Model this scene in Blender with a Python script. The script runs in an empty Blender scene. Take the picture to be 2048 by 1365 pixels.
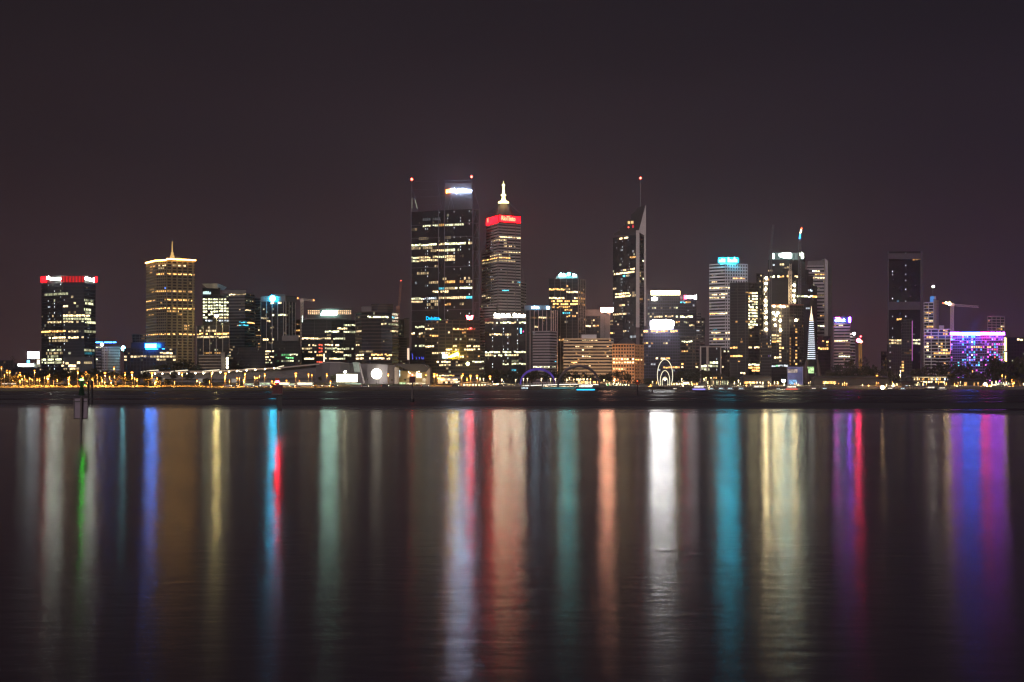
import bpy, math, random
from mathutils import Vector, Matrix
R = random.Random(7)
S = bpy.context.scene
COL = S.collection
# ------------------------------------------------------------------ camera, world, light, exposure
FPX = 2844.4; HZ = 768.0; CAMH = 4.0
cd = bpy.data.cameras.new('camera'); cam = bpy.data.objects.new('camera', cd); COL.objects.link(cam)
cam.location = (0, 0, CAMH); cam.rotation_euler = (math.radians(90), 0, 0)
cd.lens = 50; cd.sensor_width = 36; cd.shift_y = (HZ-682.5)/2048.0
cd.clip_start = 0.5; cd.clip_end = 30000
S.camera = cam
S.view_settings.view_transform = 'Standard'; S.view_settings.look = 'None'
S.view_settings.exposure = 0; S.view_settings.gamma = 1
S.cycles.use_denoising = True
S.cycles.use_light_tree = True
S.cycles.filter_width = 1.25
S.cycles.adaptive_threshold = 0.01
S.cycles.max_bounces = 4; S.cycles.diffuse_bounces = 2; S.cycles.glossy_bounces = 3
S.cycles.sample_clamp_indirect = 4

W = bpy.data.worlds.new('World'); S.world = W; W.use_nodes = True
nt = W.node_tree; nt.nodes.clear()
def N(t, ty, **kw):
    n = t.nodes.new(ty)
    for k, v in kw.items(): setattr(n, k, v)
    return n
# night sky: city glow near the horizon fading to dark plum overhead
wo = N(nt, 'ShaderNodeOutputWorld'); bg = N(nt, 'ShaderNodeBackground')
tc = N(nt, 'ShaderNodeTexCoord'); sx = N(nt, 'ShaderNodeSeparateXYZ')
nt.links.new(tc.outputs['Generated'], sx.inputs[0])
rp = N(nt, 'ShaderNodeValToRGB'); rp.color_ramp.interpolation = 'EASE'
el = rp.color_ramp.elements
el[0].position = 0.0; el[0].color = (0.0400, 0.0215, 0.0245, 1)
el[1].position = 1.0; el[1].color = (0.0185, 0.0145, 0.0205, 1)
e = el.new(0.09); e.color = (0.0282, 0.0168, 0.0232, 1)
e = el.new(0.17); e.color = (0.0190, 0.0133, 0.0185, 1)
e = el.new(0.27); e.color = (0.0140, 0.0108, 0.0152, 1)
nt.links.new(sx.outputs['Z'], rp.inputs[0])
# warmer on the left (suburbs), cooler violet on the right
mr = N(nt, 'ShaderNodeMapRange'); mr.inputs['From Min'].default_value = -0.4; mr.inputs['From Max'].default_value = 0.35
nt.links.new(sx.outputs['X'], mr.inputs['Value'])
tn = N(nt, 'ShaderNodeValToRGB'); tn.color_ramp.elements[0].color = (1.10, 1.0, 0.88, 1); tn.color_ramp.elements[1].color = (0.97, 0.98, 1.06, 1)
nt.links.new(mr.outputs[0], tn.inputs[0])
mx = N(nt, 'ShaderNodeMix', data_type='RGBA', blend_type='MULTIPLY'); mx.inputs['Factor'].default_value = 1
sn = N(nt, 'ShaderNodeTexNoise'); sn.inputs['Scale'].default_value = 3.2; sn.inputs['Detail'].default_value = 4   # faint uneven high haze
sm = N(nt, 'ShaderNodeMapping'); sm.inputs['Scale'].default_value = (1, 1, 3.5); nt.links.new(tc.outputs['Generated'], sm.inputs[0]); nt.links.new(sm.outputs[0], sn.inputs['Vector'])
sr = N(nt, 'ShaderNodeMapRange'); sr.inputs['From Min'].default_value = .3; sr.inputs['From Max'].default_value = .7; sr.inputs['To Min'].default_value = .91; sr.inputs['To Max'].default_value = 1.09; nt.links.new(sn.outputs['Fac'], sr.inputs['Value']); nt.links.new(sr.outputs[0], bg.inputs['Strength'])
nt.links.new(rp.outputs[0], mx.inputs['A']); nt.links.new(tn.outputs[0], mx.inputs['B'])
nt.links.new(mx.outputs['Result'], bg.inputs['Color'])
nt.links.new(bg.outputs[0], wo.inputs[0])

sl = bpy.data.lights.new('facade_fill', 'SUN'); sl.energy = 1.15; sl.angle = math.radians(12); sl.color = (1.0, 0.84, 0.84)  # fill lamp added from the camera side to brighten the building fronts
so = bpy.data.objects.new('facade_fill', sl); COL.objects.link(so)
so.rotation_euler = Vector((0.35, 1.0, -0.45)).to_track_quat('-Z', 'Y').to_euler()

# ------------------------------------------------------------------ materials
MC = {}
def mat(name, rgb, rough=0.7, noise=0.0, scale=0.3, metal=0.0, spec=0.5):
    if name in MC: return MC[name]
    m = bpy.data.materials.new(name); m.use_nodes = True; t = m.node_tree
    b = t.nodes['Principled BSDF']
    b.inputs['Base Color'].default_value = (*rgb, 1); b.inputs['Roughness'].default_value = rough
    b.inputs['Metallic'].default_value = metal; b.inputs['Specular IOR Level'].default_value = spec
    if noise > 0:
        g = N(t, 'ShaderNodeNewGeometry'); n = N(t, 'ShaderNodeTexNoise'); n.inputs['Scale'].default_value = scale
        n.inputs['Detail'].default_value = 4
        t.links.new(g.outputs['Position'], n.inputs['Vector'])
        c = N(t, 'ShaderNodeValToRGB'); e = c.color_ramp.elements
        e[0].position = 0.3; e[1].position = 0.7
        e[0].color = (*[max(0, v*(1-noise)) for v in rgb], 1); e[1].color = (*[v*(1+noise) for v in rgb], 1)
        t.links.new(n.outputs['Fac'], c.inputs[0]); t.links.new(c.outputs[0], b.inputs['Base Color'])
    MC[name] = m; return m
def emi(name, rgb, st, sample=True, var=0.0, scale=0.5):
    if name in MC: return MC[name]
    m = bpy.data.materials.new(name); m.use_nodes = True; t = m.node_tree; t.nodes.clear()
    o = N(t, 'ShaderNodeOutputMaterial'); e = N(t, 'ShaderNodeEmission')
    e.inputs['Color'].default_value = (*rgb, 1); e.inputs['Strength'].default_value = st
    if var > 0:
        g = N(t, 'ShaderNodeNewGeometry'); n = N(t, 'ShaderNodeTexNoise'); n.inputs['Scale'].default_value = scale
        n.inputs['Detail'].default_value = 1
        t.links.new(g.outputs['Position'], n.inputs['Vector'])
        r = N(t, 'ShaderNodeMapRange'); r.inputs['From Min'].default_value = 0.32; r.inputs['From Max'].default_value = 0.68
        r.inputs['To Min'].default_value = st*(1-var); r.inputs['To Max'].default_value = st*(1+var)
        t.links.new(n.outputs['Fac'], r.inputs['Value']); t.links.new(r.outputs[0], e.inputs['Strength'])
    t.links.new(e.outputs[0], o.inputs[0])
    m.cycles.emission_sampling = 'AUTO' if sample else 'NONE'
    MC[name] = m; return m
GL = mat('dark_glass', (0.012, 0.0115, 0.017), 0.22, .45, .25, 0, .3)
GB = mat('blue_glass', (0.013, 0.019, 0.036), 0.25)
DK = mat('dark_cladding', (0.018, 0.016, 0.020), 0.6, 0.2, .3, 0, .3)
DK2 = mat('charcoal_cladding', (0.036, 0.033, 0.037), 0.6, 0.2)
CON = mat('pale_concrete', (0.42, 0.38, 0.36), 0.8, 0.12, 0.15)
CON2 = mat('grey_concrete', (0.16, 0.145, 0.145), 0.8, 0.15, 0.15)
BRN = mat('brown_stone', (0.095, 0.07, 0.06), 0.8, 0.15, 0.15)
BEI = mat('beige_stone', (0.42, 0.34, 0.26), 0.8, 0.12, 0.15)
WHT = mat('white_panel', (0.68, 0.65, 0.64), 0.6, 0.08, 0.2)
STL = mat('grey_steel', (0.13, 0.13, 0.145), 0.5, 0.2, 0.5)
BLK = mat('black_steel', (0.02, 0.02, 0.022), 0.6)
ORS = mat('orange_sandstone', (0.60, 0.34, 0.18), 0.8, 0.12, 0.2)
WCOL = {'w': (1, .74, .38), 'c': (.92, .92, .54), 'a': (1, .52, .15), 't': (.10, .75, 1), 'r': (1, .12, .06), 'b': (.08, .25, 1),
        'm': (.9, .12, .75), 'v': (.35, .15, 1), 'g': (.25, 1, .35), 'k': (.8, .9, 1)}
LV = {0: .07, 1: .22, 2: .6, 3: 1.6, 4: 3.6}
def wm(c, l): return emi('lit_window_%s%d' % (c, l), WCOL[c], LV[l], False, 0.55, 0.45)

# ------------------------------------------------------------------ mesh helpers
def px(X, Y): return 1024 + FPX*X/Y
def wx(p, D): return (p-1024)/FPX*D
def wz(p, D): return CAMH + (HZ-p)/FPX*D
class MB:
    def __init__(s): s.v = []; s.f = []; s.m = []; s.mats = []
    def mi(s, m):
        if m not in s.mats: s.mats.append(m)
        return s.mats.index(m)
    def add(s, vs, fs, m):
        o = len(s.v); i = s.mi(m); s.v += [tuple(v) for v in vs]
        for f in fs: s.f.append(tuple(o+k for k in f)); s.m.append(i)
    def box(s, x0, x1, y0, y1, z0, z1, m):
        s.add([(x0,y0,z0),(x1,y0,z0),(x1,y1,z0),(x0,y1,z0),(x0,y0,z1),(x1,y0,z1),(x1,y1,z1),(x0,y1,z1)],
              [(0,3,2,1),(4,5,6,7),(0,1,5,4),(1,2,6,5),(2,3,7,6),(3,0,4,7)], m)
    def obox(s, o, u, n, a0, a1, d0, d1, z0, z1, m):
        P = lambda a, d, z: (o[0]+u[0]*a+n[0]*d, o[1]+u[1]*a+n[1]*d, z)
        s.add([P(a0,d1,z0),P(a1,d1,z0),P(a1,d0,z0),P(a0,d0,z0),P(a0,d1,z1),P(a1,d1,z1),P(a1,d0,z1),P(a0,d0,z1)],
              [(0,3,2,1),(4,5,6,7),(0,1,5,4),(1,2,6,5),(2,3,7,6),(3,0,4,7)], m)
    def prism(s, poly, z0, z1, m, ztop=None):
        n = len(poly); zt = ztop or [z1]*n
        vs = [(x,y,z0) for x,y in poly]+[(p[0],p[1],zt[i]) for i,p in enumerate(poly)]
        fs = [tuple(range(n-1,-1,-1)), tuple(range(n,2*n))]+[(i,(i+1)%n,n+(i+1)%n,n+i) for i in range(n)]
        s.add(vs, fs, m)
    def tube(s, pts, r, m, seg=6):
        pts = [Vector(p) for p in pts]; rs = r if isinstance(r, (list, tuple)) else [r]*len(pts)
        vs = []; fs = []; up = None
        for i, p in enumerate(pts):
            d = (pts[min(i+1, len(pts)-1)]-pts[max(i-1, 0)]).normalized()
            a = d.cross(Vector((0,0,1)) if abs(d.z) < .95 else Vector((1,0,0))).normalized()
            if up is not None and a.dot(up) < 0: a = -a
            up = a; b = d.cross(a)
            for k in range(seg):
                t = 2*math.pi*k/seg; vs.append(p+(a*math.cos(t)+b*math.sin(t))*rs[i])
        for i in range(len(pts)-1):
            for k in range(seg):
                k2 = (k+1) % seg; fs.append((i*seg+k, i*seg+k2, (i+1)*seg+k2, (i+1)*seg+k))
        fs.append(tuple(range(seg-1,-1,-1))); fs.append(tuple((len(pts)-1)*seg+k for k in range(seg)))
        s.add(vs, fs, m)
    def ball(s, c, r, m, seg=8, rings=5, sz=1.0):
        vs = [(c[0], c[1], c[2]-r*sz)]
        for i in range(1, rings):
            t = math.pi*i/rings-math.pi/2
            for k in range(seg):
                a = 2*math.pi*k/seg; vs.append((c[0]+r*math.cos(t)*math.cos(a), c[1]+r*math.cos(t)*math.sin(a), c[2]+r*sz*math.sin(t)))
        vs.append((c[0], c[1], c[2]+r*sz)); fs = []
        for k in range(seg):
            k2 = (k+1) % seg; fs.append((0, 1+k2, 1+k)); L = len(vs)-1; q = 1+(rings-2)*seg; fs.append((L, q+k, q+k2))
            for i in range(rings-2): fs.append((1+i*seg+k, 1+i*seg+k2, 1+(i+1)*seg+k2, 1+(i+1)*seg+k))
        s.add(vs, fs, m)
    def cone(s, x, y, prof, m, seg=10):   # prof list of (z, r)
        s.tube([(x, y, z) for z, r in prof], [max(r, .01) for z, r in prof], m, seg)
    def build(s, name, parent=None, smooth=False):
        me = bpy.data.meshes.new(name); off = parent.matrix_basis.translation if parent is not None else Vector((0,0,0))
        pp = parent
        while pp is not None and pp.parent is not None:
            pp = pp.parent; off = off + pp.matrix_basis.translation
        me.from_pydata([(v[0]-off[0], v[1]-off[1], v[2]-off[2]) for v in s.v], [], s.f)
        for m in s.mats: me.materials.append(m)
        me.polygons.foreach_set('material_index', s.m)
        if smooth: me.polygons.foreach_set('use_smooth', [True]*len(s.f))
        me.update(); o = bpy.data.objects.new(name, me); COL.objects.link(o)
        if parent is not None: o.parent = parent
        return o
def tag(o, label, cat=None, group=None, kind=None):
    if label: o['label'] = label
    if cat: o['category'] = cat
    if group: o['group'] = group
    if kind: o['kind'] = kind
    return o
def empty(name, loc, label, cat, group=None):
    o = bpy.data.objects.new(name, None); COL.objects.link(o); o.location = loc; o.empty_display_size = 1
    return tag(o, label, cat, group)
def struct(o): o['kind'] = 'structure'; return o
def copy_tree(o, loc, scale=(1,1,1), rz=0):
    c = o.copy(); COL.objects.link(c); c.location = loc; c.scale = scale; c.rotation_euler = (0,0,rz)
    for ch in list(o.children):
        k = ch.copy(); COL.objects.link(k); k.parent = c
        for g in list(ch.children):
            q = g.copy(); COL.objects.link(q); q.parent = k
    return c
def offs(poly, d):
    n = len(poly); out = []
    for i in range(n):
        p0, p1, p2 = Vector(poly[i-1]), Vector(poly[i]), Vector(poly[(i+1) % n])
        u1 = (p1-p0).normalized(); u2 = (p2-p1).normalized()
        n1 = Vector((u1.y, -u1.x)); n2 = Vector((u2.y, -u2.x)); b = n1+n2
        out.append(tuple(p1+b*(d/max(.3, 1+n1.dot(n2)))))
    return out
def textmesh(body, name, m, parent, X0, X1, Y, Z0, Z1, ext=.25, shear=0, rz=0, bold=0.0):
    cu = bpy.data.curves.new(name, 'FONT'); cu.body = body; cu.extrude = .08; cu.offset = bold; cu.shear = shear; cu.resolution_u = 3
    ob = bpy.data.objects.new(name, cu); COL.objects.link(ob)
    me = bpy.data.meshes.new_from_object(ob); bpy.data.objects.remove(ob)
    xs = [v.co.x for v in me.vertices]; ys = [v.co.y for v in me.vertices]
    a0, a1, b0, b1 = min(xs), max(xs), min(ys), max(ys); L = parent.matrix_basis.translation
    w = X1-X0; c, s_ = math.cos(rz), math.sin(rz)
    for v in me.vertices:
        x = (v.co.x-a0)/(a1-a0)*w; z = Z0+(v.co.y-b0)/(b1-b0)*(Z1-Z0); d = -v.co.z*ext/.08
        v.co = (X0+x*c-d*s_-L.x, Y+x*s_+d*c-L.y, z-L.z)
    me.materials.clear(); me.materials.append(m); me.update()
    for p in me.polygons: p.material_index = 0
    o = bpy.data.objects.new(name, me); COL.objects.link(o); o.parent = parent
    return o

# shared window pane mesh (1 x 1, faces -Y)
_p = MB(); _p.box(-.5, .5, -.06, .06, -.5, .5, GL); _po = _p.build('window'); PANE = _po.data; bpy.data.objects.remove(_po)

class Bld:
    def __init__(s, name, label, cat, p, D, base=4.0, group=None):
        s.root = empty(name, (wx(p, D), D, base), label, cat, group); s.base = base; s.wins = []; s.D = D
    def block(s, chain, top, fl=6, bay=5, core=None, band=None, frac=.25, pier=None, pb=2, pw=.6, po=.5, bo=.3, strips=(), rnd=.02,
              rc='wc', rl=(1, 2), dots=(), bot=None, wf=.82, name='wall', ztop=None, full=0.0, depth=45, cap=None, wins=True, nband=True):
        core = core or GL; band = band or DK; cap = cap or band
        Dr = min(d for p, d in chain); z1 = wz(top, Dr); z0 = s.base if bot is None else wz(bot, Dr)
        pts = [(wx(p, d), d) for p, d in chain]; Db = max(d for p, d in chain)+depth
        pl, pr = chain[0][0]+.6, chain[-1][0]-.6
        poly = pts+[(wx(pr, Db), Db), (wx(pl, Db), Db)]
        mb = MB(); pitch = fl/FPX*Dr; bw = bay/FPX*Dr
        if ztop: mb.prism(poly, z0, z1, core, ztop+[ztop[-1], ztop[0]])
        else: mb.prism(poly, z0, z1, core)
        nf = int((z1-z0)/pitch+.3); zs = z1-nf*pitch
        if nband:
            op = offs(poly, bo)
            for f in range(nf+1):
                zb = zs+f*pitch; h = frac*pitch
                a, b = max(z0+.01, zb-h*.5), min(zb+h*.5, z1+.4)
                if f == nf: b = z1+.4
                if b > a+.05: mb.prism(op, a, b, band if f < nf else cap)
        nF = len(chain)-1
        for i in range(nF):
            p0 = Vector(pts[i]); p1 = Vector(pts[i+1]); L = (p1-p0).length; u = (p1-p0)/L; n = Vector((u.y, -u.x))
            nb = max(1, round(L/bw)); w = L/nb
            if pier:
                for k in range(0, nb+1, pb):
                    a = k*w; a0 = max(.02, a-pw/2) if k else .02; a1 = min(L-.02, a+pw/2)
                    if a1 <= a0: a0, a1 = L-.02-pw, L-.02
                    mb.obox(p0, u, n, a0, a1, -.2, po, z0+.05, z1+.25, pier)
            if not wins: continue
            ang = math.atan2(u.y, u.x)
            for f in range(nf):
                zc = zs+(f+.5)*pitch
                if zc > z1-.4*pitch or zc < z0+.5: continue
                yref = HZ-(zc-CAMH)*FPX/Dr
                on = [q for q in strips if abs(q[0]-yref) <= fl*.5+.01]
                for b in range(nb):
                    c = p0+u*((b+.5)*w); pxx = px(c.x, c.y); st = None
                    for q in on:
                        if q[1]-bay*.3 <= pxx <= q[2]+bay*.3 and R.random() < .9:
                            l = q[4] if len(q) > 4 else 3; st = (q[3], max(0, l-(R.random() < .3)), 1)
                    if st is None:
                        for q in dots:
                            if abs(q-pxx) < bay*.5 and R.random() < .28: st = ('k', R.choice((2, 3)), .32)
                    if st is None and R.random() < rnd: st = (R.choice(rc), R.choice(rl), R.choice((1, 1, .5, .4)))
                    if st is None and full and R.random() < full: st = (R.choice(rc), R.choice(rl), 1)
                    hh = pitch*(1-frac)*.92
                    s.wins.append((c+n*.06, zc, w*wf, hh, ang, n, st, Dr))
        mb.build(name, s.root); s.last = (pts, z0, z1, pitch, poly)
        return s
    def finish(s, cap=100):
        lit = [w for w in s.wins if w[6]]; dark = [w for w in s.wins if not w[6]]
        R.shuffle(dark); lit.sort(key=lambda w: -(w[6][1]+w[6][2]))
        if len(s.wins) > cap: ind = lit[:cap]; rest = lit[cap:]+dark; fill = dark[:max(0, cap-len(ind))]; ind = ind+fill; fs = set(map(id, ind)); rest = [w for w in s.wins if id(w) not in fs]
        else: ind, rest = s.wins, []
        L = s.root.matrix_basis.translation
        for c, z, w, h, ang, n, st, D in ind:
            o = bpy.data.objects.new('window', PANE); COL.objects.link(o); o.parent = s.root
            ww, hh, zz = w, h*(.76 if st else 1), z
            if st:
                if st[2] < 1: ww = max(.45/1400*D, w*st[2]); hh = min(h, max(.9, h*.6))
                elif R.random() < .3: k = R.uniform(.5, .8); zz = z+h*(1-k)*.5*R.choice((1, 1, -1)); hh = h*k
                m = wm(st[0], st[1])
            else: m = GL
            o.location = (c.x-L.x, c.y-L.y, zz-L.z); o.scale = (ww, 1, hh); o.rotation_euler = (0, 0, ang)
            o.material_slots[0].link = 'OBJECT'; o.material_slots[0].material = m
        if rest:
            mb = MB()
            for c, z, w, h, ang, n, st, D in rest:
                u = Vector((math.cos(ang), math.sin(ang))); m = wm(st[0], st[1]) if st else GL; ww = w if not st or st[2] == 1 else w*st[2]; hh = h if not st or st[2] == 1 else h*.6
                mb.obox(c, u, n, -ww/2, ww/2, -.05, .06, z-hh/2, z+hh/2, m)
            o = mb.build('window', s.root); o['kind'] = 'stuff'
        return s
    def part(s, name, fn):
        mb = MB(); fn(mb); return mb.build(name, s.root)
    def pbox(s, name, x0, x1, y0, y1, D, dep, m):   # box part given by its picture extent at distance D
        mb = MB(); mb.box(wx(x0, D), wx(x1, D), D, D+dep, wz(y1, D), wz(y0, D), m); return mb.build(name, s.root)
    def pslab(s, name, x0, x1, y0, y1, D, D2, dep, m):  # slab between two distances (follows a slanted face)
        mb = MB(); a = Vector((wx(x0, D), D)); b = Vector((wx(x1, D2), D2)); u = (b-a).normalized(); n = Vector((u.y, -u.x))
        Dm = min(D, D2); mb.obox(a, u, n, 0, (b-a).length, 0, dep, wz(y1, Dm), wz(y0, Dm), m); return mb.build(name, s.root)
def sgn(name, rgb, st): return emi('sign_'+name, rgb, st, True)
# ------------------------------------------------------------------ water
WANI = .26; W_NEAR = .166; W_FAR = .42; TILT = .085
def water_mat():
    m = bpy.data.materials.new('river_water'); m.use_nodes = True; t = m.node_tree; t.nodes.clear()
    out = N(t, 'ShaderNodeOutputMaterial'); gl = N(t, 'ShaderNodeBsdfAnisotropic', distribution='GGX'); df = N(t, 'ShaderNodeBsdfDiffuse'); fr = N(t, 'ShaderNodeFresnel'); ms = N(t, 'ShaderNodeMixShader')
    df.inputs['Color'].default_value = (0.034, 0.025, 0.036, 1); gl.inputs['Color'].default_value = (.95, .95, .95, 1); gl.inputs['Anisotropy'].default_value = WANI; fr.inputs['IOR'].default_value = 1.34
    tg = N(t, 'ShaderNodeCombineXYZ'); tg.inputs[0].default_value = 1; t.links.new(tg.outputs[0], gl.inputs['Tangent'])
    t.links.new(df.outputs[0], ms.inputs[1]); t.links.new(gl.outputs[0], ms.inputs[2]); t.links.new(ms.outputs[0], out.inputs[0])
    g = N(t, 'ShaderNodeNewGeometry'); s = N(t, 'ShaderNodeSeparateXYZ'); t.links.new(g.outputs['Position'], s.inputs[0])
    def math_(op, a, b_=None, c=None, cl=False):
        n = N(t, 'ShaderNodeMath', operation=op, use_clamp=cl)
        for i, q in enumerate((a, b_, c)):
            if q is None: continue
            if isinstance(q, (int, float)): n.inputs[i].default_value = q
            else: t.links.new(q, n.inputs[i])
        return n.outputs[0]
    def noise(sc, det=2, off=0):
        mp = N(t, 'ShaderNodeMapping'); mp.inputs['Scale'].default_value = sc; mp.inputs['Location'].default_value = (off, off, 0)
        t.links.new(g.outputs['Position'], mp.inputs[0]); n = N(t, 'ShaderNodeTexNoise'); n.inputs['Scale'].default_value = 1
        n.inputs['Detail'].default_value = det; t.links.new(mp.outputs[0], n.inputs['Vector']); return n.outputs['Fac']
    X, Y = s.outputs['X'], s.outputs['Y']
    # the far half of the river is ruffled by wind; a band edge crosses the river about 200 m out
    edge = math_('MULTIPLY_ADD', X, -0.38, 208)
    edge = math_('MULTIPLY_ADD', math_('SUBTRACT', noise((.02, .004, 1)), .5), 70, edge)
    d = math_('SUBTRACT', Y, edge)
    f = math_('MULTIPLY', math_('ADD', d, 14), 1/66, cl=True)
    far = math_('MULTIPLY', math_('SUBTRACT', Y, 330), 1/120, cl=True)
    st = noise((.0035, .045, 1), 3, 3)                       # long streaks of calmer and rougher water
    st = math_('MULTIPLY', math_('SUBTRACT', st, .42), 4.5, cl=True)
    rf = math_('MULTIPLY_ADD', st, -0.24, W_FAR)
    # second, fainter edge nearer the camera
    d2 = math_('MULTIPLY', math_('SUBTRACT', Y, 66), 1/6, cl=True)
    patch = math_('MULTIPLY', math_('SUBTRACT', noise((.05, .10, 1), 2, 7), .5), .06)
    rn = math_('ADD', math_('MULTIPLY_ADD', d2, 0.012, W_NEAR), patch)
    mixn = N(t, 'ShaderNodeMix'); t.links.new(f, mixn.inputs['Factor']); t.links.new(rn, mixn.inputs['A']); t.links.new(rf, mixn.inputs['B'])
    t.links.new(mixn.outputs['Result'], gl.inputs['Roughness'])
    # fine ripples, long in x
    h = noise((.75, 1.5, 1), 6, 11)
    fade = math_('SUBTRACT', 1.0, math_('MULTIPLY', math_('SUBTRACT', Y, 15), 1/170, cl=True))
    bp = N(t, 'ShaderNodeBump'); bp.inputs['Distance'].default_value = 0.05
    t.links.new(math_('MULTIPLY', fade, .29), bp.inputs['Strength']); t.links.new(h, bp.inputs['Height'])
    # the ruffled far water shows the camera mostly the near faces of its waves
    nv = N(t, 'ShaderNodeCombineXYZ'); nv.inputs[2].default_value = 1; t.links.new(math_('MULTIPLY', math_('MULTIPLY_ADD', st, -.7, 1), math_('MULTIPLY', f, -TILT)), nv.inputs[1])
    vn = N(t, 'ShaderNodeVectorMath', operation='NORMALIZE'); t.links.new(nv.outputs[0], vn.inputs[0]); t.links.new(vn.outputs[0], bp.inputs['Normal'])
    t.links.new(bp.outputs[0], gl.inputs['Normal']); t.links.new(math_('MULTIPLY', fr.outputs[0], math_('MULTIPLY_ADD', f, -.74, .98)), ms.inputs[0])
    return m
mb = MB(); mb.add([(-3000,-60,0),(3000,-60,0),(3000,1400,0),(-3000,1400,0)], [(0,1,2,3)], water_mat())
struct(mb.build('river_water'))
# ------------------------------------------------------------------ land
def lerp_tab(tab, p):
    if p <= tab[0][0]: return tab[0][1]
    for (a, va), (b, vb) in zip(tab, tab[1:]):
        if p <= b: return va+(vb-va)*(p-a)/(b-a)
    return tab[-1][1]
SH = [(-2000, 790), (0, 765), (330, 775), (600, 815), (800, 860), (1000, 880), (1200, 930), (1400, 990), (1700, 1030), (1900, 1000), (2048, 950), (4000, 900)]
def shore(p): return lerp_tab(SH, p)
def ground(p, D):
    s = D-shore(p)
    if s < -3: return -1.5
    if s < 2: return -1.5+2.5*(s+3)/5
    k = min(1, max(0, (p-640)/120))
    gl = 1.0+3.9*min(1, (s-2)/140); gr = 1.0+1.6*min(1, (s-2)/12)+1.6*min(1, max(0, s-60)/120)
    return gl*(1-k)+gr*k
def ground_mat():
    m = bpy.data.materials.new('foreshore_grass'); m.use_nodes = True; t = m.node_tree; b = t.nodes['Principled BSDF']
    g = N(t, 'ShaderNodeNewGeometry'); n = N(t, 'ShaderNodeTexNoise'); n.inputs['Scale'].default_value = .08; n.inputs['Detail'].default_value = 8
    t.links.new(g.outputs['Position'], n.inputs['Vector']); c = N(t, 'ShaderNodeValToRGB'); e = c.color_ramp.elements
    e[0].position = .35; e[0].color = (.045, .042, .020, 1); e[1].position = .65; e[1].color = (.13, .12, .055, 1)
    t.links.new(n.outputs['Fac'], c.inputs[0]); t.links.new(c.outputs[0], b.inputs['Base Color']); b.inputs['Roughness'].default_value = .95
    return m
GR = ground_mat()
def sheet(name, pxs, ss, m, dz=0):
    mb = MB(); v = []; f = []
    for s in ss:
        for p in pxs:
            D = shore(p)+s; v.append((wx(p, D), D, ground(p, D)+dz))
    n = len(pxs)
    for j in range(len(ss)-1):
        for i in range(n-1): f.append((j*n+i, j*n+i+1, (j+1)*n+i+1, (j+1)*n+i))
    mb.add(v, f, m); return mb.build(name)
struct(sheet('ground', list(range(-2000, 4001, 50)), [-5, -3, -1, 2, 6, 12, 20, 30, 45, 60, 90, 130, 200, 500, 1500], GR))
ASP = mat('asphalt', (.06, .055, .05), .85, .15, .5)
struct(sheet('foreshore_road', list(range(-400, 701, 20)), [34, 40, 46], ASP, .03))
PTH = mat('pale_path', (.32, .27, .2), .9, .15, .4)
struct(sheet('foreshore_path', list(range(-400, 701, 20)), [14, 17], PTH, .03))
struct(sheet('quay_paving', list(range(700, 2400, 20)), [4, 14, 30, 58], mat('paving', (.25, .22, .19), .85, .15, .4), .03))
SW = mat('stone_wall', (.13, .11, .10), .9, .3, .6)
def wallrun(name, p0, p1, s, h, th, m, label, cat, step=20, dz=0):
    mb = MB(); P = list(range(p0, p1+1, step)); fr = []; bk = []
    for p in P:
        D = shore(p)+s; fr.append((wx(p, D), D, ground(p, D)+dz)); D += th; bk.append((wx(p, D), D, ground(p, D)+dz))
    for i in range(len(P)-1):
        a, b, c, d = fr[i], fr[i+1], bk[i+1], bk[i]
        mb.add([(a[0],a[1],a[2]-1), (b[0],b[1],b[2]-1), (c[0],c[1],c[2]-1), (d[0],d[1],d[2]-1), (a[0],a[1],a[2]+h), (b[0],b[1],b[2]+h), (c[0],c[1],c[2]+h), (d[0],d[1],d[2]+h)],
               [(0,1,5,4), (4,5,6,7), (2,3,7,6)]+([(3,0,4,7)] if i == 0 else [])+([(1,2,6,5)] if i == len(P)-2 else []), m)
    return tag(mb.build(name), label, cat)
wallrun('river_wall', -400, 700, 1, .5, .6, SW, 'low dark stone river wall along the lamplit lawn on the left bank', 'wall')
wallrun('river_wall', 700, 2400, 1, 1.3, .8, SW, 'dark stone quay wall at the water edge below the waterfront promenade', 'wall')
# ------------------------------------------------------------------ towers, left to right
SG = sgn
WH = sgn('white', (.92, 1, .85), 44); RD = sgn('red', (1, .008, .014), 4.5); RDH = sgn('red_hot', (1, .03, .045), 120)
def mast_on(B, p, D, y0, y1, r=.35, m=STL, name='mast'): return B.part(name, lambda mb: mb.tube([(wx(p, D), D+3, wz(y0, D)), (wx(p, D), D+3, wz(y1, D))], [r, r*.5], m))
def lamp_ball(B, name, p, y, D, r, m, sq=1.0): return B.part(name, lambda mb: mb.ball((wx(p, D), D, wz(y, D)), r, m, 8, 5, sq))

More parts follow.
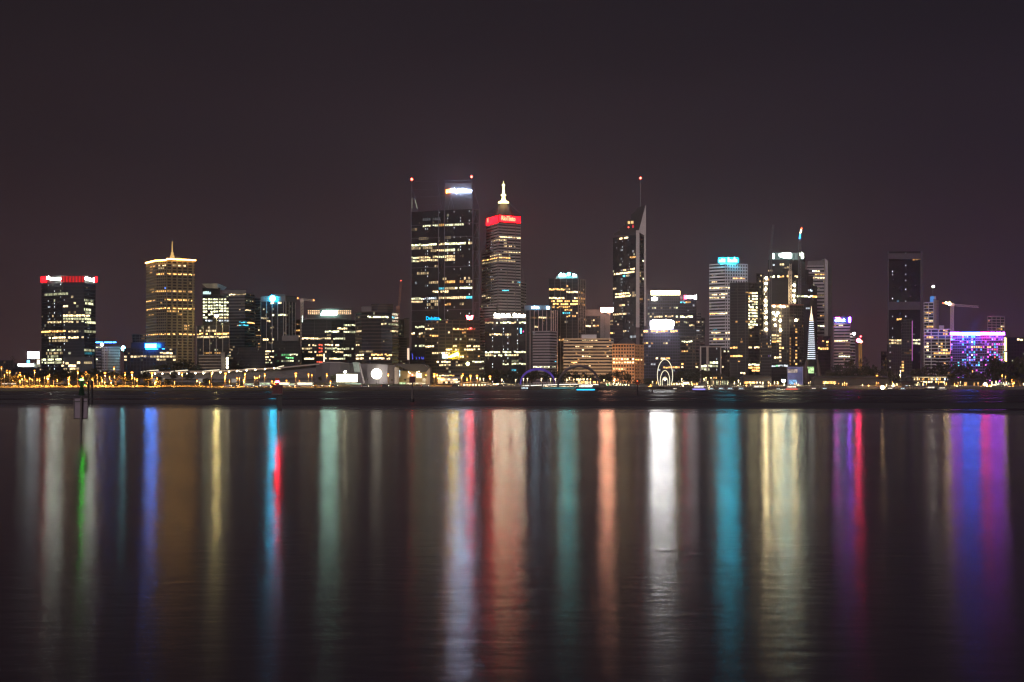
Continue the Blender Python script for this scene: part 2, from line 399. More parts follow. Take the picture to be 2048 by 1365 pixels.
# 1 red crown tower
B = Bld('office_tower', 'dark glass tower with red lit crown and two white signs, far left', 'tower', 137, 1470)
B.block([(83,1486),(126,1464),(168,1464),(191,1490)], 566, 6.25, 5.2, frac=.2, rnd=.035, rl=(0,1,2),
  dots=(98,109,121,131,178), strips=[(587,90,135,'c',2),(594,140,153,'w'),(606,146,153,'w'),(612,128,136,'w',4),(603,170,188,'c',2),(609,172,184,'c'),(621,168,180,'c'),(627,172,180,'c',2),
  (625,140,153,'w',2),(631,127,178,'w',4),(637,130,180,'c',3),(645,98,122,'w'),(645,128,158,'w'),(645,166,190,'c',3),(663,83,130,'a',4),(663,140,155,'w',3),(669,90,110,'w',1),(662,170,190,'c',2),
  (675,100,168,'w',4),(681,100,136,'w',2),(701,98,122,'c',3),(701,168,188,'c',2),(707,95,130,'w',2),(707,170,188,'t',1),(714,98,122,'c',2),(720,83,122,'c',4),(720,150,156,'w'),(720,166,188,'c',2),(726,84,122,'c',3),(726,130,138,'w',4),(726,154,182,'c',3),(732,126,156,'w',4)])
B.block([(86,1484),(126,1468),(168,1468),(188,1488)], 552, 14, 8, bot=566, core=DK2, frac=.05, name='crown', wins=False)
B.pslab('crown_light', 123, 170, 565, 553, 1463, 1463, .9, sgn('red_dim', (1, .014, .02), 1.1))
for a, b, d1, d2 in ((83,94,1484,1478),(190,193,1489,1492)): B.pslab('crown_light', a, b, 565, 553, d1, d2, .9, RD)
def ribs(mb):
    for k in range(16): mb.box(wx(125+k*2.9,1461.6), wx(126.3+k*2.9,1461.6), 1461, 1461.6, wz(565,1461), wz(553,1461), DK)
B.part('crown_rib', ribs)
def blobs(mb, x0, x1, y0, y1, D, m, n=8, seed=1, D2=None):
    mb.add([(wx(x0,D),D-.05,wz(y1,D)),(wx(x1,D2 or D),(D2 or D)-.05,wz(y1,D)),(wx(x1,D2 or D),(D2 or D)-.05,wz(y1,D)+.3),(wx(x0,D),D-.05,wz(y1,D)+.3)], [(0,1,2,3)], m)
    r = random.Random(seed); w = (x1-x0)/n
    for k in range(n):
        a = x0+k*w; h = r.uniform(.55, 1); dd = D+((D2 or D)-D)*k/n
        mb.box(wx(a+w*.05, dd), wx(a+w*.9, dd), dd-.5, dd, wz(y1, dd), wz(y1-(y1-y0)*h, dd), m)
B.part('sign', lambda mb: (mb.ball((wx(98,1470),1468,wz(556.5,1470)), 1.8, WH), blobs(mb, 100, 122, 555, 560.5, 1468, WH, 7, 1, 1463)))
B.part('sign', lambda mb: (mb.ball((wx(173,1463),1463,wz(557,1463)), 1.7, WH), blobs(mb, 176, 189, 556, 561.5, 1464, WH, 5, 2, 1486)))
def podium(mb):
    mb.box(wx(128,1440), wx(188,1440), 1440, 1463, 4, wz(715,1440), DK2)
B.part('podium', podium)
for k, (a, b, y, l) in enumerate(((131,137,727,3),(137,152,732,4),(127,134,739,2),(139,150,738,3),(154,160,726,4),(150,158,738,2),(168,184,726,2),(129,142,744,3),(145,157,744,2))):
    B.pbox('window', a, b, y+2.2, y-2.2, 1439.8, .2, wm('w', l))
B.finish()

# low things far left
def simple(name, label, cat, x0, x1, top, D, fl=5.5, bay=5, **kw):
    b = Bld(name, label, cat, (x0+x1)/2, D); b.block([(x0, D+6), (x1, D)] if (x0+x1)/2 < 1024 else [(x0, D), (x1, D+6)], top, fl, bay, **kw); return b
simple('low_building', 'low dim brick block at the far left edge behind the street lamps', 'building', -60, 26, 722, 1350, core=BRN, frac=.3, rnd=.08, rc='a', rl=(1,2), depth=30).finish()
B = Bld('billboard', 'big white lit billboard on a rooftop beside the red-crowned tower', 'billboard', 66, 1300)
B.pbox('frame', 54, 79, 718.5, 703.5, 1300.4, .8, STL); B.pbox('screen', 55, 78, 717.8, 704, 1300, .4, sgn('screen_white', (.90, .95, 1), 10))
B.part('post', lambda mb: [mb.tube([(wx(p,1302),1302,4), (wx(p,1302),1302,wz(718,1302))], .4, STL) for p in (60, 73)]); B.finish()
B = simple('showroom', 'low showroom with a glowing white fascia under the rooftop billboard', 'building', 28, 82, 728, 1280, 9, 8, core=CON2, frac=.3, rnd=.1, depth=30)
B.pbox('fascia', 36, 67, 733, 727.5, 1279, .8, sgn('fascia_white', (.85, 1, .9), 14)); B.pbox('sign', 54, 59, 725.5, 721, 1279, .5, sgn('sign_teal', (.08, .55, 1), 8)); B.pbox('lit_panel', 74, 79, 729, 720, 1279, .5, sgn('warmw', (1, .85, .6), 3)); B.finish()
# building with the blue neon line
B = Bld('office_block', 'pale low block with blue neon line and gabled roof right of the red-crowned tower', 'building', 218, 1420)
B.block([(192,1424),(203,1420)], 692, 6, 5, core=DK, band=CON2, frac=.5, rnd=.1, strips=[(696,192,201,'c',3),(720,192,202,'c',4)])
B.block([(203,1422),(216,1420),(240,1424)], 695, 5.6, 3.6, core=CON2, band=CON, frac=.45, pier=CON, pb=1, pw=.7, rnd=.02)
B.part('gable', lambda mb: mb.prism([(wx(218,1421),1421),(wx(240,1421),1421),(wx(240,1421),1440),(wx(218,1421),1440)], wz(695,1421), 0, CON2, [wz(694,1421), wz(694,1421), wz(691,1421), wz(691,1421)]))
for a, b in ((191.5,205),(208,224),(225.5,232)): B.pbox('neon_line', a, b, 686.2, 684.2, 1418, .6, sgn('neon_blue', (.03, .22, 1), 22))
lamp_ball(B, 'sign', 204, 690, 1416, 1.7, sgn('rwhite', (1, .95, .85), 8)); lamp_ball(B, 'sign', 246.5, 697, 1416, 2.1, sgn('teal_white', (.25, .85, 1), 45), 1.2)
B.part('bracket', lambda mb: mb.box(wx(240,1418), wx(246,1418), 1418, 1419, wz(699,1418), wz(696,1418), STL)); B.finish()
simple('apartment_block', 'small pale apartment block showing behind the left of the gold-corniced tower', 'building', 265, 293, 669, 1560, 5.6, 4, core=CON2, band=CON2, frac=.35, pier=CON2, pb=2, rnd=.12, rc='a', rl=(1,2,1)).finish()
B = Bld('office_block', 'low dark office block with a glowing blue-edged slanted sign and lit windows', 'building', 300, 1300)
B.block([(248,1306),(352,1300)], 697, 6.6, 6.6, core=DK, frac=.22, pier=DK, pb=1, pw=.4, strips=[(711,243,352,'w',3),(705,315,343,'w',4),(718,315,352,'w',3),(718,243,250,'w')], rnd=.04, depth=30)
B.block([(262,1308),(330,1303)], 686, 11, 30, bot=698, core=GB, frac=.1, name='upper_storey', wins=False, depth=20)
B.part('sign', lambda mb: mb.prism([(0,0)]*0 or [(wx(291,1300),1299),(wx(313,1300),1299),(wx(313,1300),1300),(wx(291,1300),1300)], wz(696.5,1300), wz(688,1300), sgn('blue_sign', (.012, .22, 1), 95)))
B.pbox('neon_line', 291, 316, 699.6, 698, 1298.6, .5, sgn('neon_blue2', (.02, .3, 1), 8)); B.pbox('neon_line', 324, 329, 699, 697.4, 1298.6, .5, sgn('neon_blue2', (.02, .3, 1), 8))
B.finish()

# 2 gold cornice tower
GST = mat('golden_stone', (.22, .175, .10), .8, .1, .2)
B = Bld('office_tower', 'tall stone tower with glowing gold cornice and a lit spire on its roof', 'tower', 342, 1395)
B.block([(293,1420),(313,1392),(333,1385)], 522, 5.75, 5.6, core=GL, band=GST, frac=.42, pier=GST, pb=1, pw=.5, rnd=.015, rc='a', name='wall', bo=.35, depth=30,
  strips=[(533,303,309,'a',4),(538,303,306,'a',3),(543,302,305,'a',3),(577,303,307,'a',3),(533,320,332,'w',4),(538,320,333,'w',2),(549,314,333,'a',4),(584,304,333,'a',3),(602,293,311,'a',4),(602,328,333,'a',3),(619,293,310,'a',4),(619,313,333,'a',4),(631,298,306,'a',3),(670,293,332,'a',4),(575,332,334,'b',3)])
B.block([(333,1385.5),(389,1400)], 522, 5.75, 3.56, core=GL, band=GST, frac=.42, pier=GST, pb=3, pw=1.5, po=.7, rnd=.012, rc='wa', name='wall', bo=.35, depth=28,
  strips=[(533,345,372,'w',3),(549,333,387,'a',4),(584,333,386,'a',3),(602,333,386,'a',4),(618,335,357,'a',4),(619,360,387,'a',4),(624,335,355,'a',3),(628,356,366,'a',3),(653,368,376,'a',4),(659,368,378,'a',3),(670,335,387,'a',4)])
GOLD = sgn('gold_cornice', (1, .50, .11), 15)
B.pslab('cornice_light', 293, 313, 523, 520.4, 1420, 1392, 1.4, GOLD); B.pslab('cornice_light', 313, 333, 522, 519.4, 1391, 1384, 1.4, GOLD); B.pslab('cornice_light', 333, 391, 519.6, 517, 1384, 1400, 1.4, GOLD)
SPG = sgn('spire_gold', (1, .6, .2), .9)
B.part('spire', lambda mb: mb.cone(wx(342.5,1398), 1402, [(wz(517,1398), 2.4), (wz(511,1398), 2.2), (wz(510,1398), 1.3), (wz(505,1398), 1.5), (wz(504,1398), .7), (wz(498,1398), .6), (wz(482,1398), .25)], SPG, 8))
B.pbox('roof_plant', 338, 358, 517, 514, 1404, 10, STL); B.finish()

# 3 wing-roof tower, stepped neighbours
B = Bld('office_tower', 'office tower with a floating wing roof and full grid of lit greenish windows', 'tower', 431, 1440)
B.block([(405,1440),(458,1440)], 590, 6.1, 5.4, frac=.3, band=DK, pier=DK, pb=2, pw=1.0, strips=[(y, 405, 458, 'c', 4) for y in (597,603,609,615,621,627)]+[(633,405,414,'c',4),(633,428,458,'w',3),(639,405,425,'k',3),(639,440,458,'k',3),(597,420,458,'c',3)], rnd=.02, depth=30)
B.block([(405,1441),(440,1441)], 577, 13, 30, bot=590, core=GL, frac=.1, wins=False, name='upper_storey', depth=24)
B.part('wing_roof', lambda mb: (mb.add([(wx(404,1436),1434,wz(568,1436)), (wx(436,1436),1434,wz(567.5,1436)), (wx(440,1436),1470,wz(570,1436)), (wx(404,1436),1470,wz(570,1436)), (wx(412,1436),1438,wz(576,1436)), (wx(434,1436),1438,wz(577,1436)), (wx(436,1436),1466,wz(577,1436)), (wx(412,1436),1466,wz(577,1436))],
   [(0,1,2,3),(4,7,6,5),(0,4,5,1),(1,5,6,2),(2,6,7,3),(3,7,4,0)], WHT)))
B.part('sign', lambda mb: blobs(mb, 406, 422, 582.5, 589, 1439, sgn('dimwhite', (.7, .95, .9), 1.2), 8, 5))
B.part('rooftop_lamp', lambda mb: (mb.ball((wx(433,1385),1385,wz(632,1385)), 2.1, sgn('yellow_lamp', (1, .78, .30), 230), 8, 5, .7), mb.cone(wx(433,1385), 1385, [(wz(630,1385), 3.2), (wz(627,1385), .3)], STL)))
B.part('lamp_pole', lambda mb: mb.tube([(wx(433,1386),1386,wz(716,1386)), (wx(433,1386),1386,wz(633,1386))], .3, STL)); B.finish()
B = Bld('office_tower', 'dim rounded tower with horizontal concrete bands right of the wing-roofed one', 'tower', 480, 1480)
B.block([(442,1560),(457,1546),(490,1540),(509,1560)], 586, 6.2, 4.6, band=CON2, frac=.45, rnd=.05, rl=(0,1,2), bo=.4, strips=[(643,481,495,'t',3),(650,481,495,'t',3),(643,496,510,'a',4),(621,492,500,'w',3),(592,472,492,'w',2),(588,460,470,'w',4)])
B.block([(445,1552),(492,1552)], 580, 8, 20, bot=587, core=CON2, frac=.1, wins=False, name='roof_plant', depth=20); B.finish()
simple('apartment_tower', 'thin dim tower slab squeezed between two office towers with a few lit windows', 'tower', 508, 524, 596, 1600, 5.6, 5, core=BRN, band=CON2, frac=.5, rnd=.08, rc='wa', strips=[(661,516,520,'w',3),(672,515,521,'a',3),(688,516,520,'a',3)]).finish()
B = simple('office_block', 'dark glass block with slim white fins in front of the wing-roofed tower', 'building', 394, 459, 652, 1390, 6.4, 4.6, frac=.2, pier=CON, pb=3, pw=.35, po=.9, rnd=.05, strips=[(661,398,403,'w',3),(661,414,430,'w',3),(668,396,414,'a',4),(668,428,456,'a',4),(674,396,456,'w',3),(708,405,450,'a',2)], depth=30); B.finish()
B = simple('car_park', 'low banded parking building with a concrete stair shaft behind the convention hall', 'building', 398, 442, 711, 1320, 6.2, 5, core=DK, band=CON2, frac=.4, rnd=.0, depth=30)
B.block([(442,1320),(450,1322)], 705, 20, 10, core=CON2, frac=.02, wins=False, name='shaft', depth=25)
for y in (717.5, 723.5, 729, 735): B.part('shaft_lamp', lambda mb, y=y: mb.ball((wx(454.5,1318),1318,wz(y,1318)), 1.3, sgn('stairlamp', (1, .9, .6), 6)))
B.part('lamp_column', lambda mb: mb.box(wx(453.5,1319.5), wx(455.5,1319.5), 1319.5, 1320.5, 4, wz(714,1320), STL)); B.finish()
simple('office_block', 'dark windowless block with a column of small lights on its left edge', 'building', 458, 531, 696, 1350, 6, 4.2, core=DK, frac=.3, rnd=.02, strips=[(700,458,464,'w',2),(706,458,464,'w',3),(712,460,466,'w',2),(718,460,464,'w',2)], depth=30).finish()

# 5 round teal sign tower
B = Bld('office_tower', 'dark tower with plain pale crown, slim fins and a round teal lit sign', 'tower', 555, 1500)
B.block([(522,1506),(571,1500),(592,1520)], 603, 6.1, 4.1, frac=.18, pier=CON, pb=3, pw=.45, po=.9, rnd=.045, strips=[(606,541,547,'w',4),(606,556,564,'w',4),(632,541,571,'c',4),(638,523,534,'w',2),(644,534,540,'w',3),(655,541,547,'w',2),(677,523,535,'w',4),(677,545,552,'w',3),(683,539,547,'w',2)])
B.block([(521.5,1505),(571,1499),(593,1519)], 592.5, 11, 40, bot=603.5, core=CON2, frac=.02, wins=False, name='crown', depth=48)
B.part('sign', lambda mb: mb.tube([(wx(545.5,1498),1498,wz(597.8,1498)), (wx(545.5,1498),1498.8,wz(597.8,1498))], 3.5, sgn('teal_disc', (.02, .62, 1), 90), 18))
def shield_ring(mb):
    X, Z = wx(545.5,1498), wz(597.8,1498)
    for k in range(18):
        a, b = 6.2832*k/18, 6.2832*(k+1)/18; q = lambda t, r, y: (X+r*math.cos(t), y, Z+r*math.sin(t))
        mb.add([q(a,3.6,1495.6),q(b,3.6,1495.6),q(b,4.0,1495.6),q(a,4.0,1495.6),q(a,3.6,1499),q(b,3.6,1499),q(b,4.0,1499),q(a,4.0,1499)], [(0,1,2,3),(0,4,5,1),(3,2,6,7),(4,7,6,5)], STL)
B.part('sign_frame', shield_ring)  # ring added to keep the teal light off the neighbouring tower
B.part('roof_plant', lambda mb: mb.box(wx(545,1510), wx(570,1510), 1510, 1520, wz(593,1510), wz(589,1510), STL)); B.finish()
simple('office_block', 'narrow low block with a stack of short lit windows below the round teal sign', 'building', 531, 548, 700, 1290, 5.8, 5, core=DK, frac=.3, rnd=0, strips=[(703,531,546,'w',4),(709,531,539,'w',3),(715,531,547,'w',4),(721,531,539,'w',3),(727,531,543,'c',3)], depth=25).finish()
B = simple('office_block', 'dark low block with greenish lit rows and a slanted pale roof screen', 'building', 546, 600, 682, 1400, 6.2, 4.4, core=DK, frac=.25, rnd=.03, rc='gc', rl=(0,1), strips=[(708,563,597,'g',2),(708,580,597,'c',3),(714,573,586,'g',3),(721,563,600,'c',2),(721,575,587,'c',3)], depth=30)
B.part('roof_screen', lambda mb: mb.prism([(wx(564,1399),1398),(wx(597,1399),1398),(wx(597,1399),1400),(wx(564,1399),1400)], wz(682,1399), 0, CON2, [wz(672,1399), wz(671,1399), wz(671,1399), wz(672,1399)])); B.finish()
simple('apartment_block', 'slim dark block just left of the tower crane mast with a few amber windows', 'building', 590, 606, 640, 1560, 6, 4.5, core=BRN, frac=.3, rnd=.08, rc='wa', strips=[(660,592,598,'a',3),(671,590,598,'w',3)]).finish()

# 6 lit roof frame block
B = Bld('office_block', 'wide dark office block with rooftop lattice of small warm lights and a white slanted sign', 'building', 655, 1430)
B.block([(604,1436),(662,1430),(711,1444)], 640, 6.75, 4.5, frac=.3, band=DK, rnd=.03, pier=DK2, pb=6, pw=.4, strips=[(650,678,711,'c',3),(657,676,692,'w',4),(664.5,649,676,'c',4),(664.5,688,711,'c',3),(671,655,664,'w',1),(678,598,634,'w',4),(678,638,662,'w',3),(678,668,690,'c',3),(691,618,632,'w',3),(691,637,645,'r',4),(691,650,676,'w',4),(698,607,624,'w',3),(698,637,645,'r',3),(698,650,704,'c',3),(704,618,632,'w',3),(704,637,645,'r',4),(704,650,685,'w',3),(711,634,646,'a',4),(709,686,700,'c',3),(718,605,626,'w',4),(718,652,676,'w',4),(718,680,690,'c',3),(724,636,644,'r',3)], depth=40)
B.pbox('roof_cornice', 600, 692, 638.6, 636.6, 1428, 6, CON2)
B.block([(614,1450),(704,1452)], 618, 24, 60, bot=640, core=BLK, frac=.02, wins=False, name='roof_frame', depth=10)
FRL = emi('frame_light', (1, .62, .35), 1.6, False, .5, .6)
def fl_(x0, x1):
    def f(mb):
        k = x0
        while k < x1:
            for y in (622, 625, 628): mb.box(wx(k,1449), wx(k+2.6,1449), 1448.6, 1449, wz(y+1.0,1449), wz(y-1.0,1449), FRL)
            k += 4.1
    return f
B.part('frame_lights', fl_(616, 638)); B.part('frame_lights', fl_(675, 702))
B.part('sign', lambda mb: mb.add([(wx(641,1447),1447,wz(630.5,1447)), (wx(674,1447),1447,wz(630.5,1447)), (wx(674,1447),1447,wz(621.5,1447)), (wx(646,1447),1447,wz(621.5,1447)), (wx(641,1448),1448,wz(630.5,1448)), (wx(674,1448),1448,wz(630.5,1448)), (wx(674,1448),1448,wz(621.5,1448)), (wx(646,1448),1448,wz(621.5,1448))],
   [(0,1,2,3),(4,7,6,5),(0,4,5,1),(1,5,6,2),(2,6,7,3),(3,7,4,0)], sgn('mint_white', (.58, 1, .80), 34)))
B.pbox('fin_light', 604, 605.6, 645, 632, 1428, .4, sgn('fin', (.8, 1, .85), 3)); B.pbox('fin_light', 647, 649, 724, 708, 1428, .4, sgn('finw', (1, .8, .6), 2.6)); B.finish()

# 7 rounded terrace tower
B = Bld('office_tower', 'rounded office tower with brown balcony bands at every storey and a dark roof drum', 'tower', 755, 1350)
B.block([(712,1372),(724,1356),(742,1350),(762,1351),(784,1360),(796,1374)], 624, 6.9, 4.3, band=BRN, frac=.3, bo=.9, rnd=.04, rc='wwc', strips=[(636,732,776,'c',4),(650,765,771,'w',3),(650,778,796,'c',2),(665,712,722,'w',3),(665,738,742,'w',3),(665,782,796,'w',3),(691,712,718,'w',3),(702,720,745,'w',2),(708,712,727,'w',4),(708,744,781,'a',4),(715,712,727,'w',4),(715,731,781,'w',4),(636,784,788,'t',3)], depth=30)
B.block([(723,1372),(743,1370)], 613, 12, 40, bot=625, core=CON2, frac=.02, wins=False, name='roof_plant', depth=12)
B.block([(743,1376),(755,1370),(775,1372),(786,1380)], 609, 5, 40, bot=625, core=BRN, frac=.3, wins=False, name='roof_drum', depth=20); B.finish()
B = Bld('construction_site', 'half-built block of grey concrete and bare floors left of the tallest tower', 'building', 809, 1420)
B.block([(796,1424),(808,1420)], 640, 8, 4, core=DK, frac=.25, rnd=.2, rc='c', rl=(0,1,2), depth=20); B.block([(808,1420),(818,1424)], 637, 40, 10, core=CON2, frac=.02, wins=False, name='shaft', depth=20)
B.block([(795,1400),(815,1402)], 676, 5, 3, core=GL, band=STL, frac=.15, rnd=.04, rc='c', rl=(0,1,2), depth=14, name='annex')
B.pbox('lit_panel', 814.5, 818.5, 720, 697, 1398, .5, sgn('hoarding', (1, .72, .5), 1.3)); B.pbox('hoist_shaft', 813.5, 818.5, 697, 676, 1399, 2, BRN); B.finish()
# cranes
def crane(label, pm, D, ybase, ytop, jibs, lights, lum=False, m=STL, luff=None):
    t = empty('tower_crane', (wx(pm,D), D, wz(ybase,D)), label, 'crane')
    def lattice(mb, a, b, w, n, mm):
        a, b = Vector(a), Vector(b); d = (b-a).normalized(); s1 = d.cross(Vector((0,1,0))).normalized()*w/2; s2 = Vector((0, w/2, 0)); P = []
        for sa, sb in ((1,1),(1,-1),(-1,-1),(-1,1)): mb.tube([a+s1*sa+s2*sb, b+s1*sa+s2*sb], w*.11, mm, 4)
        for k in range(n):
            q0 = a+(b-a)*(k/n); q1 = a+(b-a)*((k+1)/n); sg = 1 if k % 2 else -1
            for sb in (1, -1): mb.tube([q0+s1*sg+s2*sb, q1-s1*sg+s2*sb], w*.07, mm, 4)
    mb = MB(); lattice(mb, (wx(pm,D),D,wz(ybase,D)), (wx(pm,D),D,wz(ytop,D)), 2.2, max(4, int((ybase-ytop)/3)), m); mb.build('mast', t)
    for (x0, y0, x1, y1) in jibs:
        mb = MB(); lattice(mb, (wx(x0,D),D,wz(y0,D)), (wx(x1,D),D,wz(y1,D)), 1.6, 10, m); mb.build('jib', t)
    mb = MB(); mb.box(wx(pm,D)-1.6, wx(pm,D)+1.6, D-1.5, D+1.5, wz(ytop,D)-.5, wz(ytop,D)+2.5, m); mb.build('cab', t)
    for (x, y, r, mm) in lights:
        mb = MB(); mb.tube([(wx(x,D),D-2.2,wz(y,D)), (wx(x,D),D-1.65,wz(y,D))], r, mm, 10); mb.build('lamp', t); mb = MB(); mb.tube([(wx(x,D),D-1.64,wz(y,D)), (wx(x,D),D-1.2,wz(y,D))], r*1.1, BLK, 10); mb.build('lamp_housing', t)  # black back disc added to block the lamp's light behind it
    return t
OL = sgn('orange_lamp', (1, .32, .08), 6); RL = sgn('red_lamp', (1, .03, .03), 30); RLS = sgn('red_lamp_soft', (1, .08, .05), 6)
CRW = mat('crane_pale', (.55, .45, .38), .6)
crane('pale tower crane with short level jib and two amber end lamps', 604, 1450, 766, 604, [(594,598,629,602)], [(596,597,.7,OL),(628,601,.7,OL)], m=CRW)
crane('thin luffing crane raised steeply beside the rounded terrace tower', 796, 1450, 766, 618, [(797,628,802,562)], [(802,562,.6,RLS)], m=mat('crane_rust', (.30,.15,.11), .7))
# 8 tallest dark tower with truss edge
B = Bld('office_tower', 'tallest dark glass tower with steel truss edge, rooftop masts, red beacons and white sign', 'tower', 884, 1700)
B.block([(822,1731),(877,1716),(889,1713),(945,1700)], 419, 6.4, 4.6, frac=.16, core=GL, band=GL, bo=.12, rnd=.025, rl=(0,0,1), dots=(894,908.5,922.5,939.5,853), rc='wck', depth=60,
  strips=[(436,848,880,'k',0),(450.5,846,875,'c',3),(450.5,877,889,'a',2),(450.5,890,926,'c',3),(457,822,834,'w',1),(473,838,854,'w',1),(473,890,900,'w',1),(486,822,876,'c',4),(486,877,887,'w',3),(486,890,932,'c',4),(486,932,944,'w',3),(492,822,862,'w',2),(500,864,876,'w',3),(500,878,888,'w',3),(500,890,918,'c',3),(509,838,848,'w',2),(515,822,834,'c',3),(515,837,876,'w',3),(513,877,888,'c',3),(515,890,910,'w',3),(529,870,876,'w',2),(544,837,854,'w',2),(556,930,944,'w',3),(556,888,898,'w',2),(563,857,874,'w',2),(563,890,910,'a',3),(563,922,928,'a',2),(563,932,944,'w',2),
    (577,877,889,'t',3),(577,890,912,'w',2),(577,911,944,'c',4),(584,868,897,'w',4),(592,822,843,'c',3),(592,845,873,'k',3),(592,877,930,'w',3),(592,934,944,'t',3),(599,864,874,'w',2),(598,890,930,'w',3),(601,822,846,'w',3),(606,853,860,'w',2),(606,870,876,'w',2),(605,890,902,'a',3),(605,906,930,'w',2),(612,864,868,'w',1),(650,831,848,'c',3),(663,823,850,'w',4),(671,838,850,'a',2),(691,833,850,'c',3)])
TR = mat('truss_steel', (.10, .09, .13), .5, .1); D8 = 1700
def truss(mb):
    D = 1702
    for x in (946.5, 958.5): mb.tube([(wx(x,D),D,5), (wx(x,D),D,wz(419,D))], .75, TR)
    ys = [635, 605, 558, 531, 503, 476, 447, 419]; ys = [740, 700, 668] + ys
    for i, y in enumerate(ys):
        mb.tube([(wx(946.5,D),D,wz(y,D)), (wx(958.5,D),D,wz(y,D))], .6, TR)
        if i: y0 = ys[i-1]; mb.tube([(wx(946.5,D),D,wz(y0,D)), (wx(958.5 if i % 2 else 952,D),D,wz(y,D))], .45, TR); mb.tube([(wx(958.5,D),D,wz(y0,D)), (wx(952 if i % 2 else 946.5,D),D,wz(y,D))], .35, TR)
    mb.tube([(wx(958.5,D),D,wz(419,D)), (wx(943,D),D,wz(358,D))], .5, TR); mb.tube([(wx(946,D),D,wz(419,D)), (wx(943,D),D,wz(358,D))], .5, TR)
B.part('edge_truss', truss)
B.part('truss_core', lambda mb: mb.box(wx(947,1712), wx(958,1712), 1712, 1760, 4, wz(420,1712), DK2))
def seams(mb):
    for p, d in ((822.5,1730.5),(877,1715.2),(889,1712.2),(945,1699)): mb.box(wx(p,d)-.4, wx(p,d)+.4, d-.7, d, 5, wz(419,d), TR)
    for y in (446, 473, 532.5, 619, 641):
        for a, b, da, db in ((822,877,1731,1716),(889,945,1713,1700)):
            A = Vector((wx(a,da), da)); C = Vector((wx(b,db), db)); u = (C-A).normalized(); n = Vector((u.y,-u.x)); mb.obox(A, u, n, 0, (C-A).length, .2, .7, wz(y,1700)-.35, wz(y,1700)+.35, TR)
B.part('facade_seam', seams)
def roofframe(mb):
    D = 1715
    T = lambda x0, y0, x1, y1, r=.3: mb.tube([(wx(x0,D),D,wz(y0,D)), (wx(x1,D),D,wz(y1,D))], r, TR)
    for x, y in ((876,362),(890,360),(902,394)): T(x, 420, x, y)
    for y in (363, 379, 394, 410): T(826 if y < 400 else 832, y+.6, 876, y-.5, .16)
    T(876, 372, 883, 419); T(890, 372, 883, 419); T(890, 362, 943, 361, .2); T(876,392,890,392); T(902,394,896,419); T(902,394,908,419)
B.part('roof_frame', roofframe)
B.part('sign_screen', lambda mb: mb.box(wx(890,1716), wx(944,1716), 1716, 1718, wz(420,1716), wz(366,1716), mat('screen_grey', (.028, .026, .032), .6, .1)))
def amast(mb):
    D = 1733; P = lambda x, y: (wx(x,D), D, wz(y,D))
    mb.tube([P(823.5,419), P(824,395), P(823.5,361)], [.6,.5,.2], TR); mb.tube([P(835,420), P(829,395), P(824,375)], [.5,.5,.2], TR); mb.tube([P(824,396), P(830,395)], .4, TR)
B.part('mast', amast)
SLW = emi('soft_lit_steel', (.9, .95, .7), .5, False)
B.part('mast_glow', lambda mb: (mb.tube([(wx(830,1731.4),1731.4,wz(400,1731)), (wx(834.5,1731.4),1731.4,wz(417,1731))], .45, SLW), mb.tube([(wx(824,1731.4),1731.4,wz(397,1731)), (wx(824,1731.4),1731.4,wz(417,1731))], .25, SLW)))  # light on the mast steel drawn as glowing tubes
lamp_ball(B, 'beacon', 823.5, 359, 1732, 1.5, sgn('beacon_red', (1, .06, .04), 25)); lamp_ball(B, 'beacon', 943, 354, 1702, 1.3, sgn('beacon_red', (1, .06, .04), 25))
HW = sgn('cool_white', (.56, .70, 1), 110); HO = sgn('orange_hot', (1, .22, .04), 25)
B.part('sign_emblem', lambda mb: [mb.box(wx(892+k*2.6,1714), wx(893.9+k*2.6,1714), 1713.6, 1714.4, wz(387-k*.4,1714), wz(380-k*.6,1714), HO) for k in range(4)])
textmesh('bhpbilliton', 'sign', HW, B.root, wx(903,1714), wx(943,1714), 1714, wz(387,1714), wz(377.5,1714), bold=.035); B.finish()

# 9 blue sign block (in front of the tall tower)
B = Bld('office_block', 'broad block with blue name sign, red letter sign and a yellow slanted sign', 'building', 905, 1480)
BG = mat('olive_stone', (.085, .066, .045), .8, .15, .2)
B.block([(850,1484),(905,1480),(960,1486)], 641, 6.9, 4.6, core=GL, band=BG, frac=.3, pier=BG, pb=3, pw=.8, rnd=.03, depth=35,
  strips=[(645,872,876,'a',2),(645,893,896,'a',2),(645,908,914,'k',2),(657,853,873,'w',4),(657,906,920,'a',4),(657,922,937,'a',3),(657,938,950,'r',3),(664,895,900,'w',3),(664,923,933,'a',2),(672,862,877,'a',4),(672,928,933,'w',2),(679,938,950,'w',2),(692,850,872,'w',4),(692,906,915,'w',3),(692,932,957,'w',4),(699,892,918,'w',4),(699,925,957,'w',4),(706,867,882,'w',3),(706,885,900,'w',4),(713,917,932,'w',4),(713,933,938,'a',3),(713,956,962,'a',3)])
B.block([(840,1468),(968,1470)], 721, 6.5, 4.8, core=DK2, band=BG, frac=.3, rnd=.05, depth=14, name='podium', strips=[(725,874,899,'w',4),(725,947,966,'c',4),(732,880,898,'w',3),(732,913,925,'w',3),(738,959,971,'c',3)])
textmesh('Deloitte', 'sign', sgn('blue_text', (.0, .38, .85), 3.6), B.root, wx(852.5,1482.5), wx(879,1482.5), 1482, wz(640.6,1482), wz(633.4,1482), bold=.012)
B.part('sign_dot', lambda mb: mb.ball((wx(880.8,1482),1482,wz(640,1482)), .7, sgn('green_dot', (.35, 1, .15), 5)))
